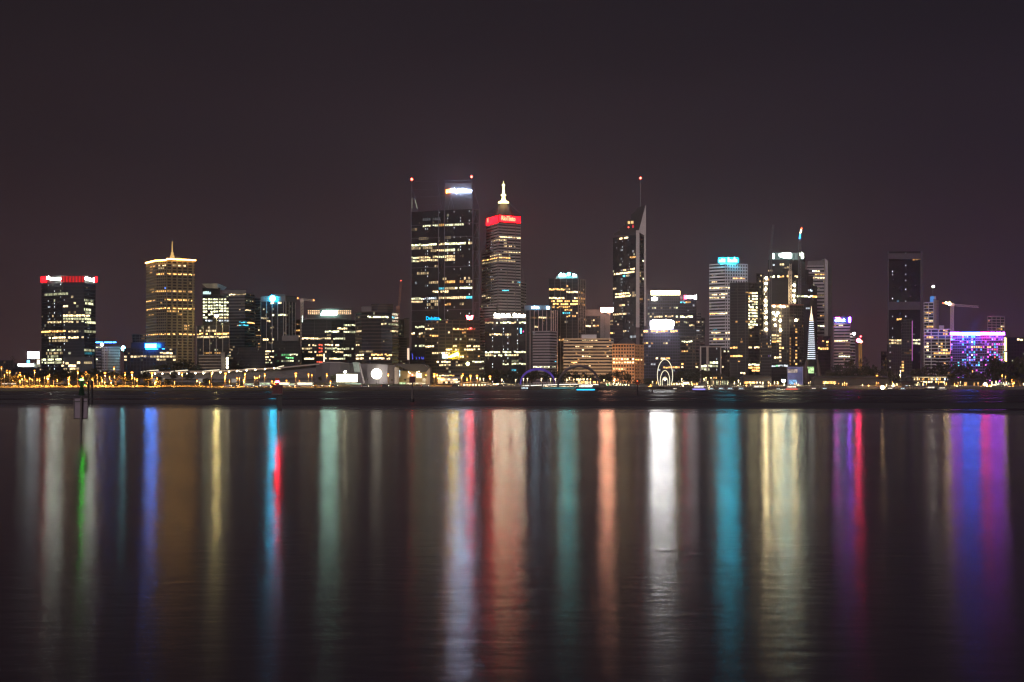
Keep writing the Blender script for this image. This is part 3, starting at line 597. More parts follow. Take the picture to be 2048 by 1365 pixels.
def wsign(mb):   # red W of three slanted bars
    D = 1484
    for a, b in (((932,631),(934.6,640)),((946.5,631),(944,640))): mb.prism([(0,0)]*0 or [(wx(a[0]-.0,D),D),(wx(a[0]+3.6 if a[0]<940 else a[0]-3.6,D),D),(wx(b[0]+2.6,D),D+.5),(wx(b[0],D),D+.5)], wz(640,D), wz(631,D), RDH)
def wsign2(mb):
    D = 1484; Q = lambda x, y, d: (wx(x,D), D+d, wz(y,D))
    for pts in ([(932,631.5),(936.5,631.5),(938.6,639.5),(934.4,639.5)], [(942,631.5),(946.5,631.5),(944.2,639.5),(940,639.5)], [(937.4,633.2),(941.2,633.2),(940,639.5),(938.6,639.5)]):
        vs = [Q(x,y,0) for x,y in pts]+[Q(x,y,.6) for x,y in pts]
        mb.add(vs, [(3,2,1,0),(4,5,6,7),(0,1,5,4),(1,2,6,5),(2,3,7,6),(3,0,4,7)], RDH)
B.part('sign', wsign2)
YH = sgn('yellow_hot', (1, .70, .04), 110)
B.part('yellow_sign', lambda mb: mb.tube([(wx(897,1478),1477,wz(715,1478)), (wx(906,1478),1477,wz(712,1478)), (wx(917,1478),1477,wz(707.5,1478))], [.6, 1.3, 1.7], YH, 8))
B.pbox('lit_panel', 884.5, 896, 717, 709, 1478, .5, sgn('panel_bw', (.8, 1, .95), 3.5)); B.pbox('canopy_edge', 848, 955, 721.4, 720, 1466, 2, BG)
B.part('yellow_lamp', lambda mb: mb.ball((wx(935.5,1464),1464,wz(728,1464)), 1.9, sgn('yellow_w', (1, .88, .35), 16)))
lamp_ball(B, 'red_lamp', 941.5, 657, 1482, .8, RL); B.finish()
B = simple('low_building', 'low dark hall with blue-lit glass corner between terrace tower and blue sign block', 'building', 820, 850, 702, 1445, 30, 6, core=DK, frac=.02, wins=False, depth=20)
for x in (824, 832, 838, 843, 846): B.part('blue_light', lambda mb, x=x: mb.tube([(wx(x+1.5,1444),1443.6,wz(719,1444)), (wx(x,1444),1443.6,wz(707 if x < 830 else 714,1444))], .35, emi('blue_strip', (.05, .10, 1), 1.2, False)))
B.finish()

# 10 dark glass tower with two white signs
B = Bld('office_tower', 'broad black glass tower with two glowing white name signs along its top edge', 'tower', 1018, 1500)
B.block([(970,1506),(1018,1500),(1052,1502),(1067,1516)], 637, 5.9, 4.6, core=GL, band=GL, bo=.12, frac=.16, rnd=.015, rl=(0,1,2), dots=(987,1005,1014,1033), pier=DK, pb=4, pw=.5, po=.35, depth=40,
  strips=[(645,973,985,'w',3),(645,987,1003,'c',3),(645,1005,1020,'c',4),(645,1024,1031,'w',3),(645,1037,1051,'c',4),(645,1053,1066,'w',3),(670,981,1002,'w',4),(670,1005,1020,'w',3),(703,973,1066,'c',4),(709,973,984,'w',3),(709,988,1020,'c',4),(709,1023,1035,'w',3),(722,1023,1035,'c',1),(728,1006,1016,'c',3),(728,1023,1035,'c',3),(728,1038,1050,'c',3),(741,1023,1029,'t',2)])
CW = sgn('cream_hot', (1, .88, .62), 100)
B.part('sign', lambda mb: (mb.ball((wx(991,1500),1500,wz(630,1500)), 1.7, CW), blobs(mb, 994, 1020, 627.5, 633, 1499, CW, 9, 3)))
B.part('sign', lambda mb: (mb.ball((wx(1029,1500),1500,wz(630,1500)), 1.7, CW), blobs(mb, 1032, 1050, 627.5, 633, 1500, CW, 6, 4)))
B.part('sign_rail', lambda mb: mb.box(wx(986,1502), wx(1052,1502), 1502, 1503, wz(637.5,1502), wz(634,1502), STL))
B.pbox('blue_sign', 1040.5, 1043, 667, 657, 1498.5, .5, sgn('tealblue', (.1, .6, 1), 9)); B.pbox('red_sign', 1045.8, 1047, 665, 662, 1498.5, .5, sgn('magr', (1, .05, .25), 5)); B.finish()

# 11 red sign tower with spire
PNK = mat('granite_band', (.44, .40, .40), .7, .06, .1)
B = Bld('office_tower', 'banded granite tower with red lit crown signs and a glowing tiered spire', 'tower', 1007, 1730)
kw = dict(core=GL, band=PNK, frac=.52, bo=.35, rnd=.04, rl=(0,1,2))
B.block([(973,1768),(997,1730),(1041,1748)], 447, 5.95, 4.2, pier=CON2, pb=5, pw=.7, depth=40, dots=(983,1001), **kw,
  strips=[(476,997,1018,'w',4),(476,1020,1041,'w',4),(482,985,1012,'w',3),(488,1008,1013,'w',3),(494,1009,1030,'w',3),(506,1006,1041,'w',3),(512,981,1006,'w',3),(518,973,1018,'a',4),(524,973,1031,'w',2),(562,1035,1041,'t',3),(560,983,987,'w',3),(578,1000,1015,'t',4),(591,973,980,'w',3)])
B.block([(964,1784),(975,1766)], 505, 5.95, 4.2, pier=CON2, pb=5, pw=.7, depth=30, **kw, strips=[(518,964,976,'a',4),(524,964,975,'w',2),(591,964,975,'w',3)])
B.block([(1041,1749),(1052,1764)], 565, 5.95, 4.2, pier=CON2, pb=4, pw=.7, depth=25, **kw)
B.block([(960,1740),(985,1722),(992,1725)], 609, 5.6, 4.2, depth=10, name='annex', **kw)
B.block([(973.5,1767),(997,1729.5),(1040.5,1747)], 430.5, 16, 20, bot=446.5, core=DK2, frac=.02, wins=False, name='crown', depth=38)
RG = sgn('red_glow', (1, .002, .005), 16)
B.pslab('sign_panel', 973.6, 996, 445.5, 431.5, 1767, 1731, .7, RG); B.pslab('sign_panel', 998, 1040.4, 443.5, 430.8, 1729.6, 1746.6, .7, RG)
RT = sgn('red_text', (1, .11, .05), 9)
textmesh('RioTinto', 'sign', RT, B.root, wx(1003,1729), wx(1036,1744), 1730.3, wz(441.2,1731), wz(431.8,1731), ext=.5, rz=math.atan2(13,20), bold=.02)
textmesh('RioTinto', 'sign', RT, B.root, wx(975.5,1764), wx(993,1735)+12, 1762.5, wz(443.5,1750), wz(434.5,1750), ext=.5, rz=math.atan2(-30,15), bold=.02)
def pyr(mb):
    P = lambda x, y, D: (wx(x,D), D, wz(y,D))
    top = [P(996,406,1752), P(1018,406,1752)]
    for a, b in (((974,428,1768),0),((997,427,1731),0),((1018,427,1738),1),((1040,427,1747),1)): mb.tube([P(*a), top[b]], .35, TR)
    mb.tube([P(974,428,1768), P(997,427,1731), P(1040,427,1747)], .3, TR)
B.part('roof_frame', pyr)
B.part('roof_cone', lambda mb: mb.cone(wx(1007,1752), 1760, [(wz(431,1752), 14), (wz(406,1752), 5)], mat('roof_dark_red', (.10,.06,.06), .6), 8))
SP = sgn('spire_lit', (1, .90, .36), 4.5)
B.part('spire', lambda mb: mb.cone(wx(1007,1750), 1752, [(wz(406,1750), 7.2), (wz(404,1750), 6.6), (wz(401,1750), 3.4), (wz(398,1750), 2.4), (wz(392,1750), 2.2), (wz(391,1750), 3.4), (wz(389.5,1750), 3.4), (wz(388.5,1750), 1.8), (wz(381,1750), 1.5), (wz(377,1750), 1.3), (wz(372.5,1750), 1.2), (wz(372,1750), 1.9), (wz(368.5,1750), 1.9), (wz(368,1750), .3), (wz(362,1750), .1)], SP, 10))
B.part('spire_ring', lambda mb: (mb.cone(wx(1007,1750), 1752, [(wz(395,1750), 2.6), (wz(394,1750), 2.6)], BLK, 10), mb.cone(wx(1007,1750), 1752, [(wz(379,1750), 1.65), (wz(378.4,1750), 1.65)], BLK, 10), mb.cone(wx(1007,1750), 1752, [(wz(374.2,1750), 1.45), (wz(373.6,1750), 1.45)], BLK, 10)))
def struts(mb):
    P = lambda x, y, D: (wx(x,D), D, wz(y,D))
    mb.tube([P(993,474,1728), P(965,505,1766)], .45, CON); mb.tube([P(972,488,1770), P(965,505,1784)], .3, CON2)
    mb.tube([P(1042,530,1748), P(1052,565,1762)], .5, CON2); mb.tube([P(1046,545,1750), P(1047,566,1754)], .3, CON2)
B.part('shoulder_strut', struts); B.finish()

# 12 fins tower with pale teal sign
B = Bld('office_tower', 'tall pinstriped dark tower with vertical pale fins and pale teal rooftop lettering', 'tower', 1130, 1460)
B.block([(1098,1462),(1156,1460),(1171,1478)], 558, 5.95, 3.9, frac=.2, pier=CON2, pb=3, pw=.5, po=1.0, rnd=.02, rc='wa', depth=35,
  strips=[(572,1130,1136,'a',3),(578.5,1098,1126,'a',4),(578.5,1132,1138,'w',2),(584,1132,1156,'w',4),(584,1157,1164,'a',2),(596,1098,1126,'w',4),(596,1149,1156,'w',4),(596,1158,1171,'a',3),(602,1104,1156,'a',4),(602,1158,1171,'a',2),(608.5,1098,1156,'a',4),(608.5,1158,1171,'a',2),(614,1104,1138,'a',3),(620,1130,1144,'a',3),(626,1127,1138,'t',3),(626,1153,1156,'w',3),(632,1134,1152,'a',3),(643,1132,1136,'w',1),(680,1117,1126,'a',3)])
TW = sgn('pale_teal', (.45, 1, .95), 36)
B.part('sign', lambda mb: blobs(mb, 1118, 1132, 546.5, 553.5, 1460, TW, 5, 8)); B.part('sign', lambda mb: mb.ball((wx(1137.5,1460),1460,wz(549,1460)), 2.0, sgn('teal_blob', (.05, .85, .9), 45)))
B.part('sign', lambda mb: blobs(mb, 1145.5, 1153, 546.5, 554, 1460, TW, 3, 9)); B.part('sign_frame', lambda mb: mb.box(wx(1112,1464), wx(1156,1464), 1464, 1474, wz(559,1464), wz(553,1464), STL))
B.finish()
FL_W = emi('fin_glow', (1, .62, .2), 1.5, True)
B = Bld('office_tower', 'blue-tinted rooftop block with lit pinkish vertical fins above a grey banded block', 'tower', 1085, 1420)
B.block([(1052,1425),(1102,1420),(1114,1430)], 621, 5.9, 4.2, core=GL, band=DK, frac=.2, pier=mat('pink_stone', (.50,.36,.34), .8, .1), pb=2, pw=.55, po=.9, rnd=.03, rc='wa', depth=35, strips=[(633,1062,1100,'a',1),(635,1080,1092,'w',3),(652,1070,1076,'w',3)])
B.block([(1049,1430),(1097,1428),(1104,1436)], 611, 11, 30, bot=621, core=mat('blue_grey', (.10,.14,.18), .6), frac=.02, wins=False, name='roof_plant', depth=20)
TB = sgn('bluewhite', (.5, .8, 1), 22)
B.part('sign', lambda mb: blobs(mb, 1063.5, 1078, 612.5, 617.5, 1426, TB, 6, 11)); B.part('sign', lambda mb: blobs(mb, 1093, 1099, 612.5, 618.5, 1426, TB, 2, 12)); B.finish()
B = Bld('office_block', 'grey banded office block behind the left footbridge arch', 'building', 1090, 1360)
B.block([(1066,1364),(1100,1360),(1113,1372)], 663, 5.7, 4.2, core=GL, band=mat('blush_concrete', (.34,.29,.31), .8, .1), frac=.55, rnd=.03, rc='ck', rl=(0,1,2), depth=30, strips=[(665,1066,1070,'k',2),(735,1060,1098,'c',4),(735,1105,1110,'c',3),(723,1108,1112,'t',3)]); B.finish()
B = Bld('office_block', 'dark mullioned block with plain grey crown beside the pink-orange lit sign', 'building', 1182, 1480)
B.block([(1158,1484),(1202,1480)], 632, 5.8, 4.2, frac=.22, pier=DK2, pb=2, pw=.5, rnd=.06, rc='wa', rl=(1,2), depth=30, strips=[(642,1159,1168,'w',4),(654,1159,1188,'w',4),(654,1190,1196,'a',3),(642,1186,1192,'w',3)])
B.block([(1157.5,1483.5),(1203,1479)], 619, 13, 30, bot=632.5, core=CON2, frac=.02, wins=False, name='crown', depth=32); B.finish()
B = Bld('stair_tower', 'slim ribbed concrete shaft carrying a blazing pink-orange sign on top', 'tower', 1212, 1440)
B.block([(1201,1444),(1209,1440),(1220,1444)], 626, 60, 3, core=CON, frac=.0, nband=False, wins=False, pier=CON2, pb=1, pw=.5, po=.4, depth=14)
B.pbox('sign', 1202, 1226.5, 623.8, 616, 1438, 1, sgn('peach_hot', (1, .45, .28), 115)); B.pbox('sign_frame', 1203, 1225, 626, 624, 1439, 2, STL); B.finish()
simple('office_block', 'dark infill block with small lit windows at the foot of the slanted-top tower', 'building', 1218, 1246, 640, 1500, 5.9, 4.4, rnd=.05, strips=[(641,1218,1224,'w',3),(647,1218,1223,'w',2),(668,1219,1226,'a',4)], depth=20).finish()

# 15 hotel, 16 orange building
B = Bld('hotel', 'long banded beige hotel block lit amber, behind the right footbridge arch', 'building', 1175, 1250)
B.block([(1128,1254),(1222,1250),(1226,1256)], 678, 6.35, 4.4, core=GL, band=BEI, frac=.52, bo=.5, rnd=.10, rc='waa', rl=(0,1,2), depth=25,
  strips=[(683,1130,1134,'w',3),(683,1165,1192,'w',3),(690,1160,1164,'w',4),(697,1150,1156,'w',3),(697,1168,1183,'w',3),(697,1210,1214,'a',4),(703,1167,1172,'w',4),(716,1166,1182,'w',4),(716,1210,1214,'w',4),(723,1142,1154,'a',4),(735,1180,1184,'w',3),(748,1166,1178,'a',4)])
B.block([(1163,1262),(1193,1262)], 669.5, 9, 30, bot=678, core=WHT, frac=.02, wins=False, name='penthouse', depth=12); B.finish()
B = Bld('heritage_block', 'square orange-lit stone building with a grid of windows and a dark hipped roof', 'building', 1256, 1220)
B.block([(1225,1222),(1269,1218)], 689, 6.6, 5.5, core=ORS, band=ORS, frac=.36, pier=ORS, pb=1, pw=.8, po=.35, rnd=.02, wf=.66, depth=22,
  strips=[(721,1226,1270,'w',4),(728,1226,1270,'w',4),(741,1226,1258,'w',3),(754,1250,1254,'w',3)])
B.block([(1269,1218.4),(1280,1226),(1287,1232)], 690, 6.6, 4.4, core=ORS, band=ORS, frac=.5, pier=ORS, pb=2, pw=.8, rnd=.03, wf=.6, depth=16, strips=[(722,1271,1280,'a',4),(722,1283,1287,'w',4),(728,1270,1273,'a',3)])
B.part('roof', lambda mb: mb.add([(wx(1234,1222),1223,wz(689,1222)), (wx(1273,1222),1223,wz(689,1222)), (wx(1273,1222),1243,wz(689,1222)), (wx(1234,1222),1243,wz(689,1222)), (wx(1250,1222),1233,wz(675,1222)), (wx(1257,1222),1233,wz(675,1222))], [(0,1,5,4),(1,2,5),(2,3,4,5),(3,0,4)], mat('slate', (.05,.05,.06), .7, .2)))
B.part('cornice', lambda mb: mb.box(wx(1224,1217), wx(1270,1217), 1217, 1221, wz(690,1217), wz(688,1217), ORS)); B.finish()

# 17 slanted crown tower
B = Bld('office_tower', 'slender dark tower with slanted blade-like crown, pale edge columns and a red-tipped mast', 'tower', 1262, 1600)
dd = 1600
B.block([(1226,1640),(1248,1620),(1272,1600)], 470, 5.9, 4.2, core=GB, band=GL, bo=.15, frac=.2, rnd=.035, rl=(0,1,2), dots=(1244,1258), rc='wck', depth=20,
  strips=[(474,1241,1254,'w',4),(514,1262,1273,'a',3),(537,1262,1273,'w',4),(539,1246,1252,'w',3),(545,1225,1273,'w',4),(552,1246,1248,'t',4),(552,1253,1256,'w',3),(588,1232,1262,'w',4),(588,1266,1273,'w',2),(576,1226,1232,'w',3),(606,1241,1248,'w',3),(624,1226,1255,'w',3),(664,1225,1255,'w',3),(667,1215,1230,'a',3),(674,1260,1270,'k',2)])
def crown(mb):
    P = lambda x, y, D: (wx(x,D), D, wz(y,D)); bk = 22
    pts = [(1228,471),(1228,468),(1240,461),(1240,457),(1250,450),(1250,446),(1262,438),(1262,430),(1271,423),(1275,416),(1290,411),(1278,461),(1272,471)]
    n = len(pts); vs = [P(x,y,1606) for x,y in pts]+[P(x,y,1606+bk) for x,y in pts]
    mb.add(vs, [tuple(range(n-1,-1,-1)), tuple(range(n,2*n))]+[(i,(i+1)%n,n+(i+1)%n,n+i) for i in range(n)], DK)
B.part('crown', crown)
def blade(mb):
    P = lambda x, y, D: (wx(x,D), D, wz(y,D))
    for pts, D0, m in (([(1272,461),(1279,461),(1279,655),(1272,655)],1598,PNK), ([(1288,462),(1292,462),(1292,652),(1288,652)],1602,PNK), ([(1278,461),(1291,411),(1292,411),(1292,468),(1288,471),(1280,466)],1601,PNK)):
        n = len(pts); vs = [P(x,y,D0) for x,y in pts]+[P(x,y,D0+14) for x,y in pts]
        mb.add(vs, [tuple(range(n)), tuple(range(2*n-1,n-1,-1))]+[(i,n+i,n+(i+1)%n,(i+1)%n) for i in range(n)], m)
B.part('edge_column', blade)
B.block([(1279,1606),(1288,1612)], 466, 5.9, 4.2, core=GL, band=DK, frac=.3, rnd=.03, depth=16, name='core_wall', strips=[(523,1285,1290,'c',4),(545,1279,1283,'w',3),(552,1279,1282,'w',3),(558,1285,1290,'c',4),(600,1279,1284,'a',3)])
for x, y in ((1258,445.5),(1264.5,445)): B.pbox('crown_window', x-2.5, x+2.4, y+2.6, y-2.6, 1605, .4, emi('amber_pane', (1, .65, .25), 1.3, False))
lamp_ball(B, 'red_lamp', 1257, 455, 1604.5, .8, RLS); B.pbox('red_lamp', 1265, 1267, 456, 450, 1604.6, .4, emi('redpane', (1,.03,.05), 1.2, False))
B.part('mast', lambda mb: (mb.tube([(wx(1281,1612),1612,wz(420,1612)), (wx(1281,1612),1612,wz(399,1612)), (wx(1281,1612),1612,wz(359,1612))], [.9, .55, .25], STL), mb.cone(wx(1281,1612), 1612, [(wz(378.5,1612),.7),(wz(377,1612),.7)], STL), mb.cone(wx(1281,1612), 1612, [(wz(383.5,1612),.7),(wz(382,1612),.7)], STL)))
lamp_ball(B, 'beacon', 1281, 356.5, 1612, 1.2, sgn('beacon_red', (1, .06, .04), 25)); B.finish()
# 18 blue-lit pair with very bright white sign
B = Bld('office_tower', 'dark blue glass tower crowned by a long cream light strip and red-white sign', 'tower', 1345, 1520)
NVY = mat('navy_glass', (.018, .021, .045), .35)
B.block([(1295,1524),(1360,1520),(1389,1530)], 590, 5.8, 4.4, core=NVY, band=NVY, bo=.12, frac=.18, rnd=.05, rl=(0,1,2), rc='wck', depth=35, strips=[(606,1362,1372,'t',3),(606,1374,1380,'a',3),(618,1303,1312,'c',3),(625,1303,1308,'w',2),(618,1348,1355,'c',3),(631,1299,1344,'w',3),(631,1352,1384,'c',4),(644,1352,1357,'a',3),(645,1368,1373,'c',2),(651,1380,1388,'w',3),(658,1388,1394,'w',1)])
B.block([(1360,1521),(1393,1532)], 600, 5.8, 4.4, core=NVY, band=DK, frac=.2, rnd=.03, depth=30, name='annex')
B.pbox('light_strip', 1302, 1360, 590.5, 582, 1518, .8, sgn('cream_strip', (1, .80, .42), 12)); B.pbox('light_strip', 1301, 1333, 584, 582.6, 1517, .7, sgn('cream_strip', (1, .80, .42), 12))
B.part('lamp', lambda mb: mb.ball((wx(1309,1512),1513,wz(598,1512)), 3.4, sgn('lamp_cream', (1, .95, .8), 24), 10, 6, .6))
B.pbox('red_sign', 1368, 1373, 599, 591, 1517, .6, sgn('redsg', (1, .04, .10), 22)); B.pbox('sign', 1373, 1385, 597, 591.5, 1517, .6, sgn('wsg', (1, .85, .9), 18)); B.pbox('sign', 1388, 1393, 599, 591, 1525, .6, sgn('wsg', (1, .85, .9), 18))
B.pbox('edge_light', 1392.4, 1393.6, 600, 589, 1531, .4, sgn('fin', (.8, 1, .85), 3)); B.finish()
B = Bld('office_block', 'violet-tinted dark block under the brightest oval white sign of the skyline', 'building', 1325, 1330)
VG = mat('violet_glass', (.04, .034, .075), .5)
B.block([(1287,1332),(1360,1330)], 660, 6.0, 4.8, core=VG, band=VG, bo=.1, frac=.2, rnd=.02, rl=(1,2), rc='wk', depth=35, strips=[(662,1287,1360,'a',4),(686,1289,1303,'a',3),(686,1328,1332,'w',3),(692,1297,1299,'k',2),(717,1312,1337,'w',4),(717,1328,1337,'a',3),(735,1327,1360,'a',4),(729,1304,1309,'k',2)])
B.part('sign', lambda mb: mb.tube([(wx(1301.5,1329),1328,wz(648,1329)), (wx(1304,1329),1328,wz(648,1329)), (wx(1344,1329),1328,wz(648,1329)), (wx(1347,1329),1328,wz(648,1329))], [2.4, 3.4, 3.4, 2.2], sgn('blinding', (.90, .90, .94), 72), 10))
B.part('sign_frame', lambda mb: mb.box(wx(1300,1330), wx(1348,1330), 1331.5, 1333, wz(660,1330), wz(641,1330), STL)); B.finish()
simple('apartment_tower', 'faint narrow tower behind the navy glass tower', 'tower', 1386, 1402, 625, 1720, 5.6, 4.4, core=DK2, band=CON2, frac=.4, rnd=.08, rc='wa', strips=[(645,1394,1398,'w',3),(660,1394,1396,'k',2)]).finish()
simple('office_tower', 'dim tower behind with a couple of white lights, left of the white grid tower', 'tower', 1400, 1410, 636, 1750, 5.6, 4.4, core=DK, frac=.3, rnd=.1, strips=[(680,1402,1409,'w',3)]).finish()
B = Bld('apartment_block', 'brown brick apartment block with balconies right of the violet block', 'building', 1380, 1380)
B.block([(1358,1384),(1390,1380),(1408,1388)], 674, 6.4, 4.4, core=DK, band=BRN, frac=.4, pier=BRN, pb=3, pw=.8, rnd=.04, rc='wa', depth=25, strips=[(682,1364,1386,'c',4),(689,1371,1374,'a',3),(702,1362,1374,'a',3),(726,1362,1368,'a',4),(726,1391,1396,'a',3),(732,1362,1368,'w',4),(732,1391,1396,'w',4)]); B.finish()
B = Bld('office_block', 'low block with two pale picture-frame surrounds around its glass front', 'building', 1422, 1300)
B.block([(1402,1302),(1442,1300)], 694, 7, 5.5, core=GL, band=DK, frac=.15, rnd=.02, depth=25, strips=[(725,1420,1437,'c',4),(732,1404,1416,'c',4),(732,1420,1437,'c',3),(739,1402,1420,'c',3)], dots=(1432,))
FRM = mat('frame_stone', (.45,.38,.34), .8)
def frames(mb):
    for a, b in ((1401.5,1414),(1416,1441.5)):
        for p in (a, b): mb.box(wx(p,1298)-.45, wx(p,1298)+.45, 1297.6, 1299.4, 5, wz(694.5,1298), FRM)
        mb.box(wx(a,1298)-.45, wx(b,1298)+.45, 1297.4, 1299.5, wz(695,1298), wz(693.2,1298), FRM)
B.part('frame', frames); B.finish()
simple('office_block', 'dim brown block half hidden between framed block and dark apartment tower', 'building', 1440, 1462, 700, 1360, 6.2, 4.5, core=BRN, frac=.3, rnd=.05, strips=[(705,1449,1456,'c',4),(718,1441,1445,'a',3),(733,1441,1445,'w',3)], depth=20).finish()
# 21 white grid tower
WGT = mat('white_stone', (.62, .60, .64), .8, .06, .1)
B = Bld('office_tower', 'white stone tower with square grid windows and twin teal rooftop signs', 'tower', 1457, 1560)
B.block([(1419,1572),(1450,1560)], 528, 6.4, 4.6, core=GL, band=WGT, frac=.48, rnd=.03, depth=30, strips=[(575,1419,1440,'w',4),(575,1441,1450,'w',3),(588,1419,1450,'w',4),(594.5,1419,1450,'w',4),(563,1426,1432,'w',3),(626,1419,1434,'a',4),(626,1436,1450,'w',4),(659,1428,1438,'t',3),(665,1420,1450,'w',4),(679,1430,1450,'a',4),(549,1428,1434,'k',1)])
B.block([(1450,1560.5),(1495,1568)], 528, 6.4, 5.4, core=GL, band=WGT, frac=.42, pier=WGT, pb=1, pw=1.2, po=.35, rnd=.01, wf=.6, depth=24, strips=[(554,1455,1488,'a',4),(575,1450,1461,'w',4),(588,1450,1461,'w',4),(626,1450,1461,'w',4),(665,1450,1461,'w',4),(679,1450,1461,'w',4)])
TLH = sgn('teal_hot', (.028, .70, .95), 58)
B.part('sign', lambda mb: blobs(mb, 1437.5, 1451, 516.5, 525, 1560, TLH, 3, 21)); B.part('sign', lambda mb: blobs(mb, 1455, 1475, 515.5, 525, 1560, TLH, 5, 22))
B.part('sign_backing', lambda mb: mb.box(wx(1436,1562), wx(1478,1562), 1562, 1563, wz(527,1562), wz(515,1562), mat('teal_panel', (.05,.35,.45), .5))); B.finish()
# 22 dark apartments with lit stack
B = Bld('apartment_tower', 'dark apartment tower with a brightly lit stack of balcony rooms near its right edge', 'tower', 1490, 1250)
AP = mat('warm_dark', (.025, .019, .019), .5, .2)
B.block([(1460,1254),(1496,1250),(1519,1258)], 566, 5.75, 5.2, core=GL, band=AP, frac=.18, pier=AP, pb=3, pw=.4, rnd=.015, rc='a', rl=(1,2), depth=28,
  strips=[(587+5.75*k, 1498, 1513, 'c' if k % 3 else 'w', 4) for k in range(13)]+[(587,1490,1497,'a',3),(593,1496,1500,'a',3),(644,1490,1497,'a',2),(670,1498,1503,'a',3),(683,1482,1486,'a',3),(697,1464,1476,'a',4),(697,1498,1516,'w',4),(711,1462,1486,'a',4),(725,1475,1478,'a',3),(731,1498,1516,'c',4),(737,1498,1516,'a',4),(743,1500,1516,'a',4),(746,1481,1492,'w',4),(755,1500,1516,'a',3)]); B.finish()
B = simple('construction_site', 'bare lit concrete floors beside the dark apartment tower, seen end on', 'building', 1513, 1527, 548, 1330, 5.8, 3, core=DK, frac=.3, rnd=.22, rc='wa', rl=(1,2,3), depth=20); B.finish()
# 23 towers under construction
B = Bld('office_tower', 'tall stepped dark tower with glowing glass crown box behind the site hoists', 'tower', 1578, 1560)
B.block([(1536,1566),(1578,1560),(1610,1570)], 520, 6.0, 4.6, core=GL, band=GL, bo=.1, frac=.16, rnd=.02, depth=40, strips=[(527,1547,1550,'k',3),(527,1562,1568,'w',3),(533,1570,1578,'w',2),(541,1537,1549,'w',3),(553,1536,1559,'c',4),(553,1560,1578,'a',4),(559,1536,1540,'a',3),(553,1590,1594,'w',4)])
B.block([(1600,1572),(1617,1574)], 540, 6, 4.6, core=GL, band=GL, frac=.16, rnd=.01, depth=30, name='upper_step')
B.block([(1612,1573),(1626,1578)], 552, 6, 4.6, core=GL, band=GL, frac=.16, rnd=.02, depth=24, name='middle_step')
B.block([(1585,1556),(1620,1556),(1634,1566)], 572, 6, 4.6, core=GL, band=GL, bo=.1, frac=.16, rnd=.02, rc='wk', depth=30, name='lower_step', strips=[(594,1595,1604,'c',4),(594,1606,1625,'c',4),(594,1627,1632,'a',4),(580,1619,1624,'k',3),(618,1612,1618,'k',2)])
B.part('crown_glass', lambda mb: mb.box(wx(1546,1566), wx(1608,1566), 1566, 1590, wz(519,1566), wz(507,1566), emi('crown_glow', (.35, .52, .50), .32, False)))
B.part('crown_frame', lambda mb: [mb.box(wx(p,1565)-.25, wx(p,1565)+.25, 1564.6, 1565.6, wz(519,1565), wz(506.5,1565), STL) for p in (1546,1559,1584,1592,1607.5)]+[mb.box(wx(1545.5,1565), wx(1608.5,1565), 1564.4, 1565.8, wz(507.2,1565), wz(506.2,1565), STL)])
CH = sgn('crown_hot', (.72, 1, .86), 36)
B.part('sign', lambda mb: (mb.tube([(wx(1558,1563),1562,wz(510.5,1563)), (wx(1566,1563),1562,wz(511.5,1563)), (wx(1581,1563),1562,wz(512,1563)), (wx(1582,1563),1562,wz(512,1563))], [1.3, 2.6, 3.1, 2.2], CH, 8)))
B.pbox('sign', 1546, 1548, 518, 508, 1563, .5, CH); B.part('lamp', lambda mb: mb.tube([(wx(1602,1563),1562,wz(506,1563)), (wx(1603,1563),1562,wz(511,1563)), (wx(1605,1563),1562,wz(517,1563))], [1.4, 2.0, 1.2], sgn('lamp_lime', (.85, 1, .7), 32), 8)); B.finish()
HL = sgn('site_lamp', (1, .80, .42), 85); HLS = sgn('site_lamp_soft', (1, .78, .45), 5)
def hoist(label, x, D, y0, y1, lamps, w=3.6):
    B = Bld('site_hoist', label, 'hoist', x, D)
    def f(mb):
        X = wx(x, D)
        for a in (-w/2, w/2): mb.box(X+a-.2, X+a+.2, D-.2, D+.2, 4, wz(y1,D), STL)
        z = wz(y0, D) if y0 < 760 else 4; n = 0
        while z < wz(y1, D)-2:
            mb.box(X-w/2+.2, X+w/2-.2, D-.18, D+.18, z, z+.25, STL)
            mb.tube([(X-w/2*(1 if n % 2 else -1), D, z+.2), (X+w/2*(1 if n % 2 else -1), D, z+2.4)], .12, STL, 4); z += 2.6; n += 1
    B.part('mast', f)
    def g(mb):
        z = wz(y0, D)
        r = random.Random(int(x))
        while z < wz(y1, D)-2:
            if r.random() < .6: q = r.uniform(-w*.45, w*.2); mb.box(wx(x,D)+q, wx(x,D)+q+r.uniform(.5,1.4), D+.25, D+.45, z, z+r.uniform(.4,1.6), HLS)
            z += 2.2
    B.part('lit_landing', g)
    for y in lamps: B.part('lamp', lambda mb, y=y: mb.ball((wx(x+R.uniform(-.8,1.2),D), D-.8, wz(y,D)), 1.05, HL))
    return B
hoist('left lit construction hoist mast strung with warm floodlights', 1531.5, 1280, 668, 552, (556.5,567.5,579,602,611,624,635.5,647,659))
hoist('right lit construction hoist mast with four blazing floodlights', 1587.5, 1270, 612, 560, (571,581.5,592,602))
B = Bld('construction_site', 'concrete frame building under construction, glowing with work lamps on its left side', 'building', 1575, 1240)
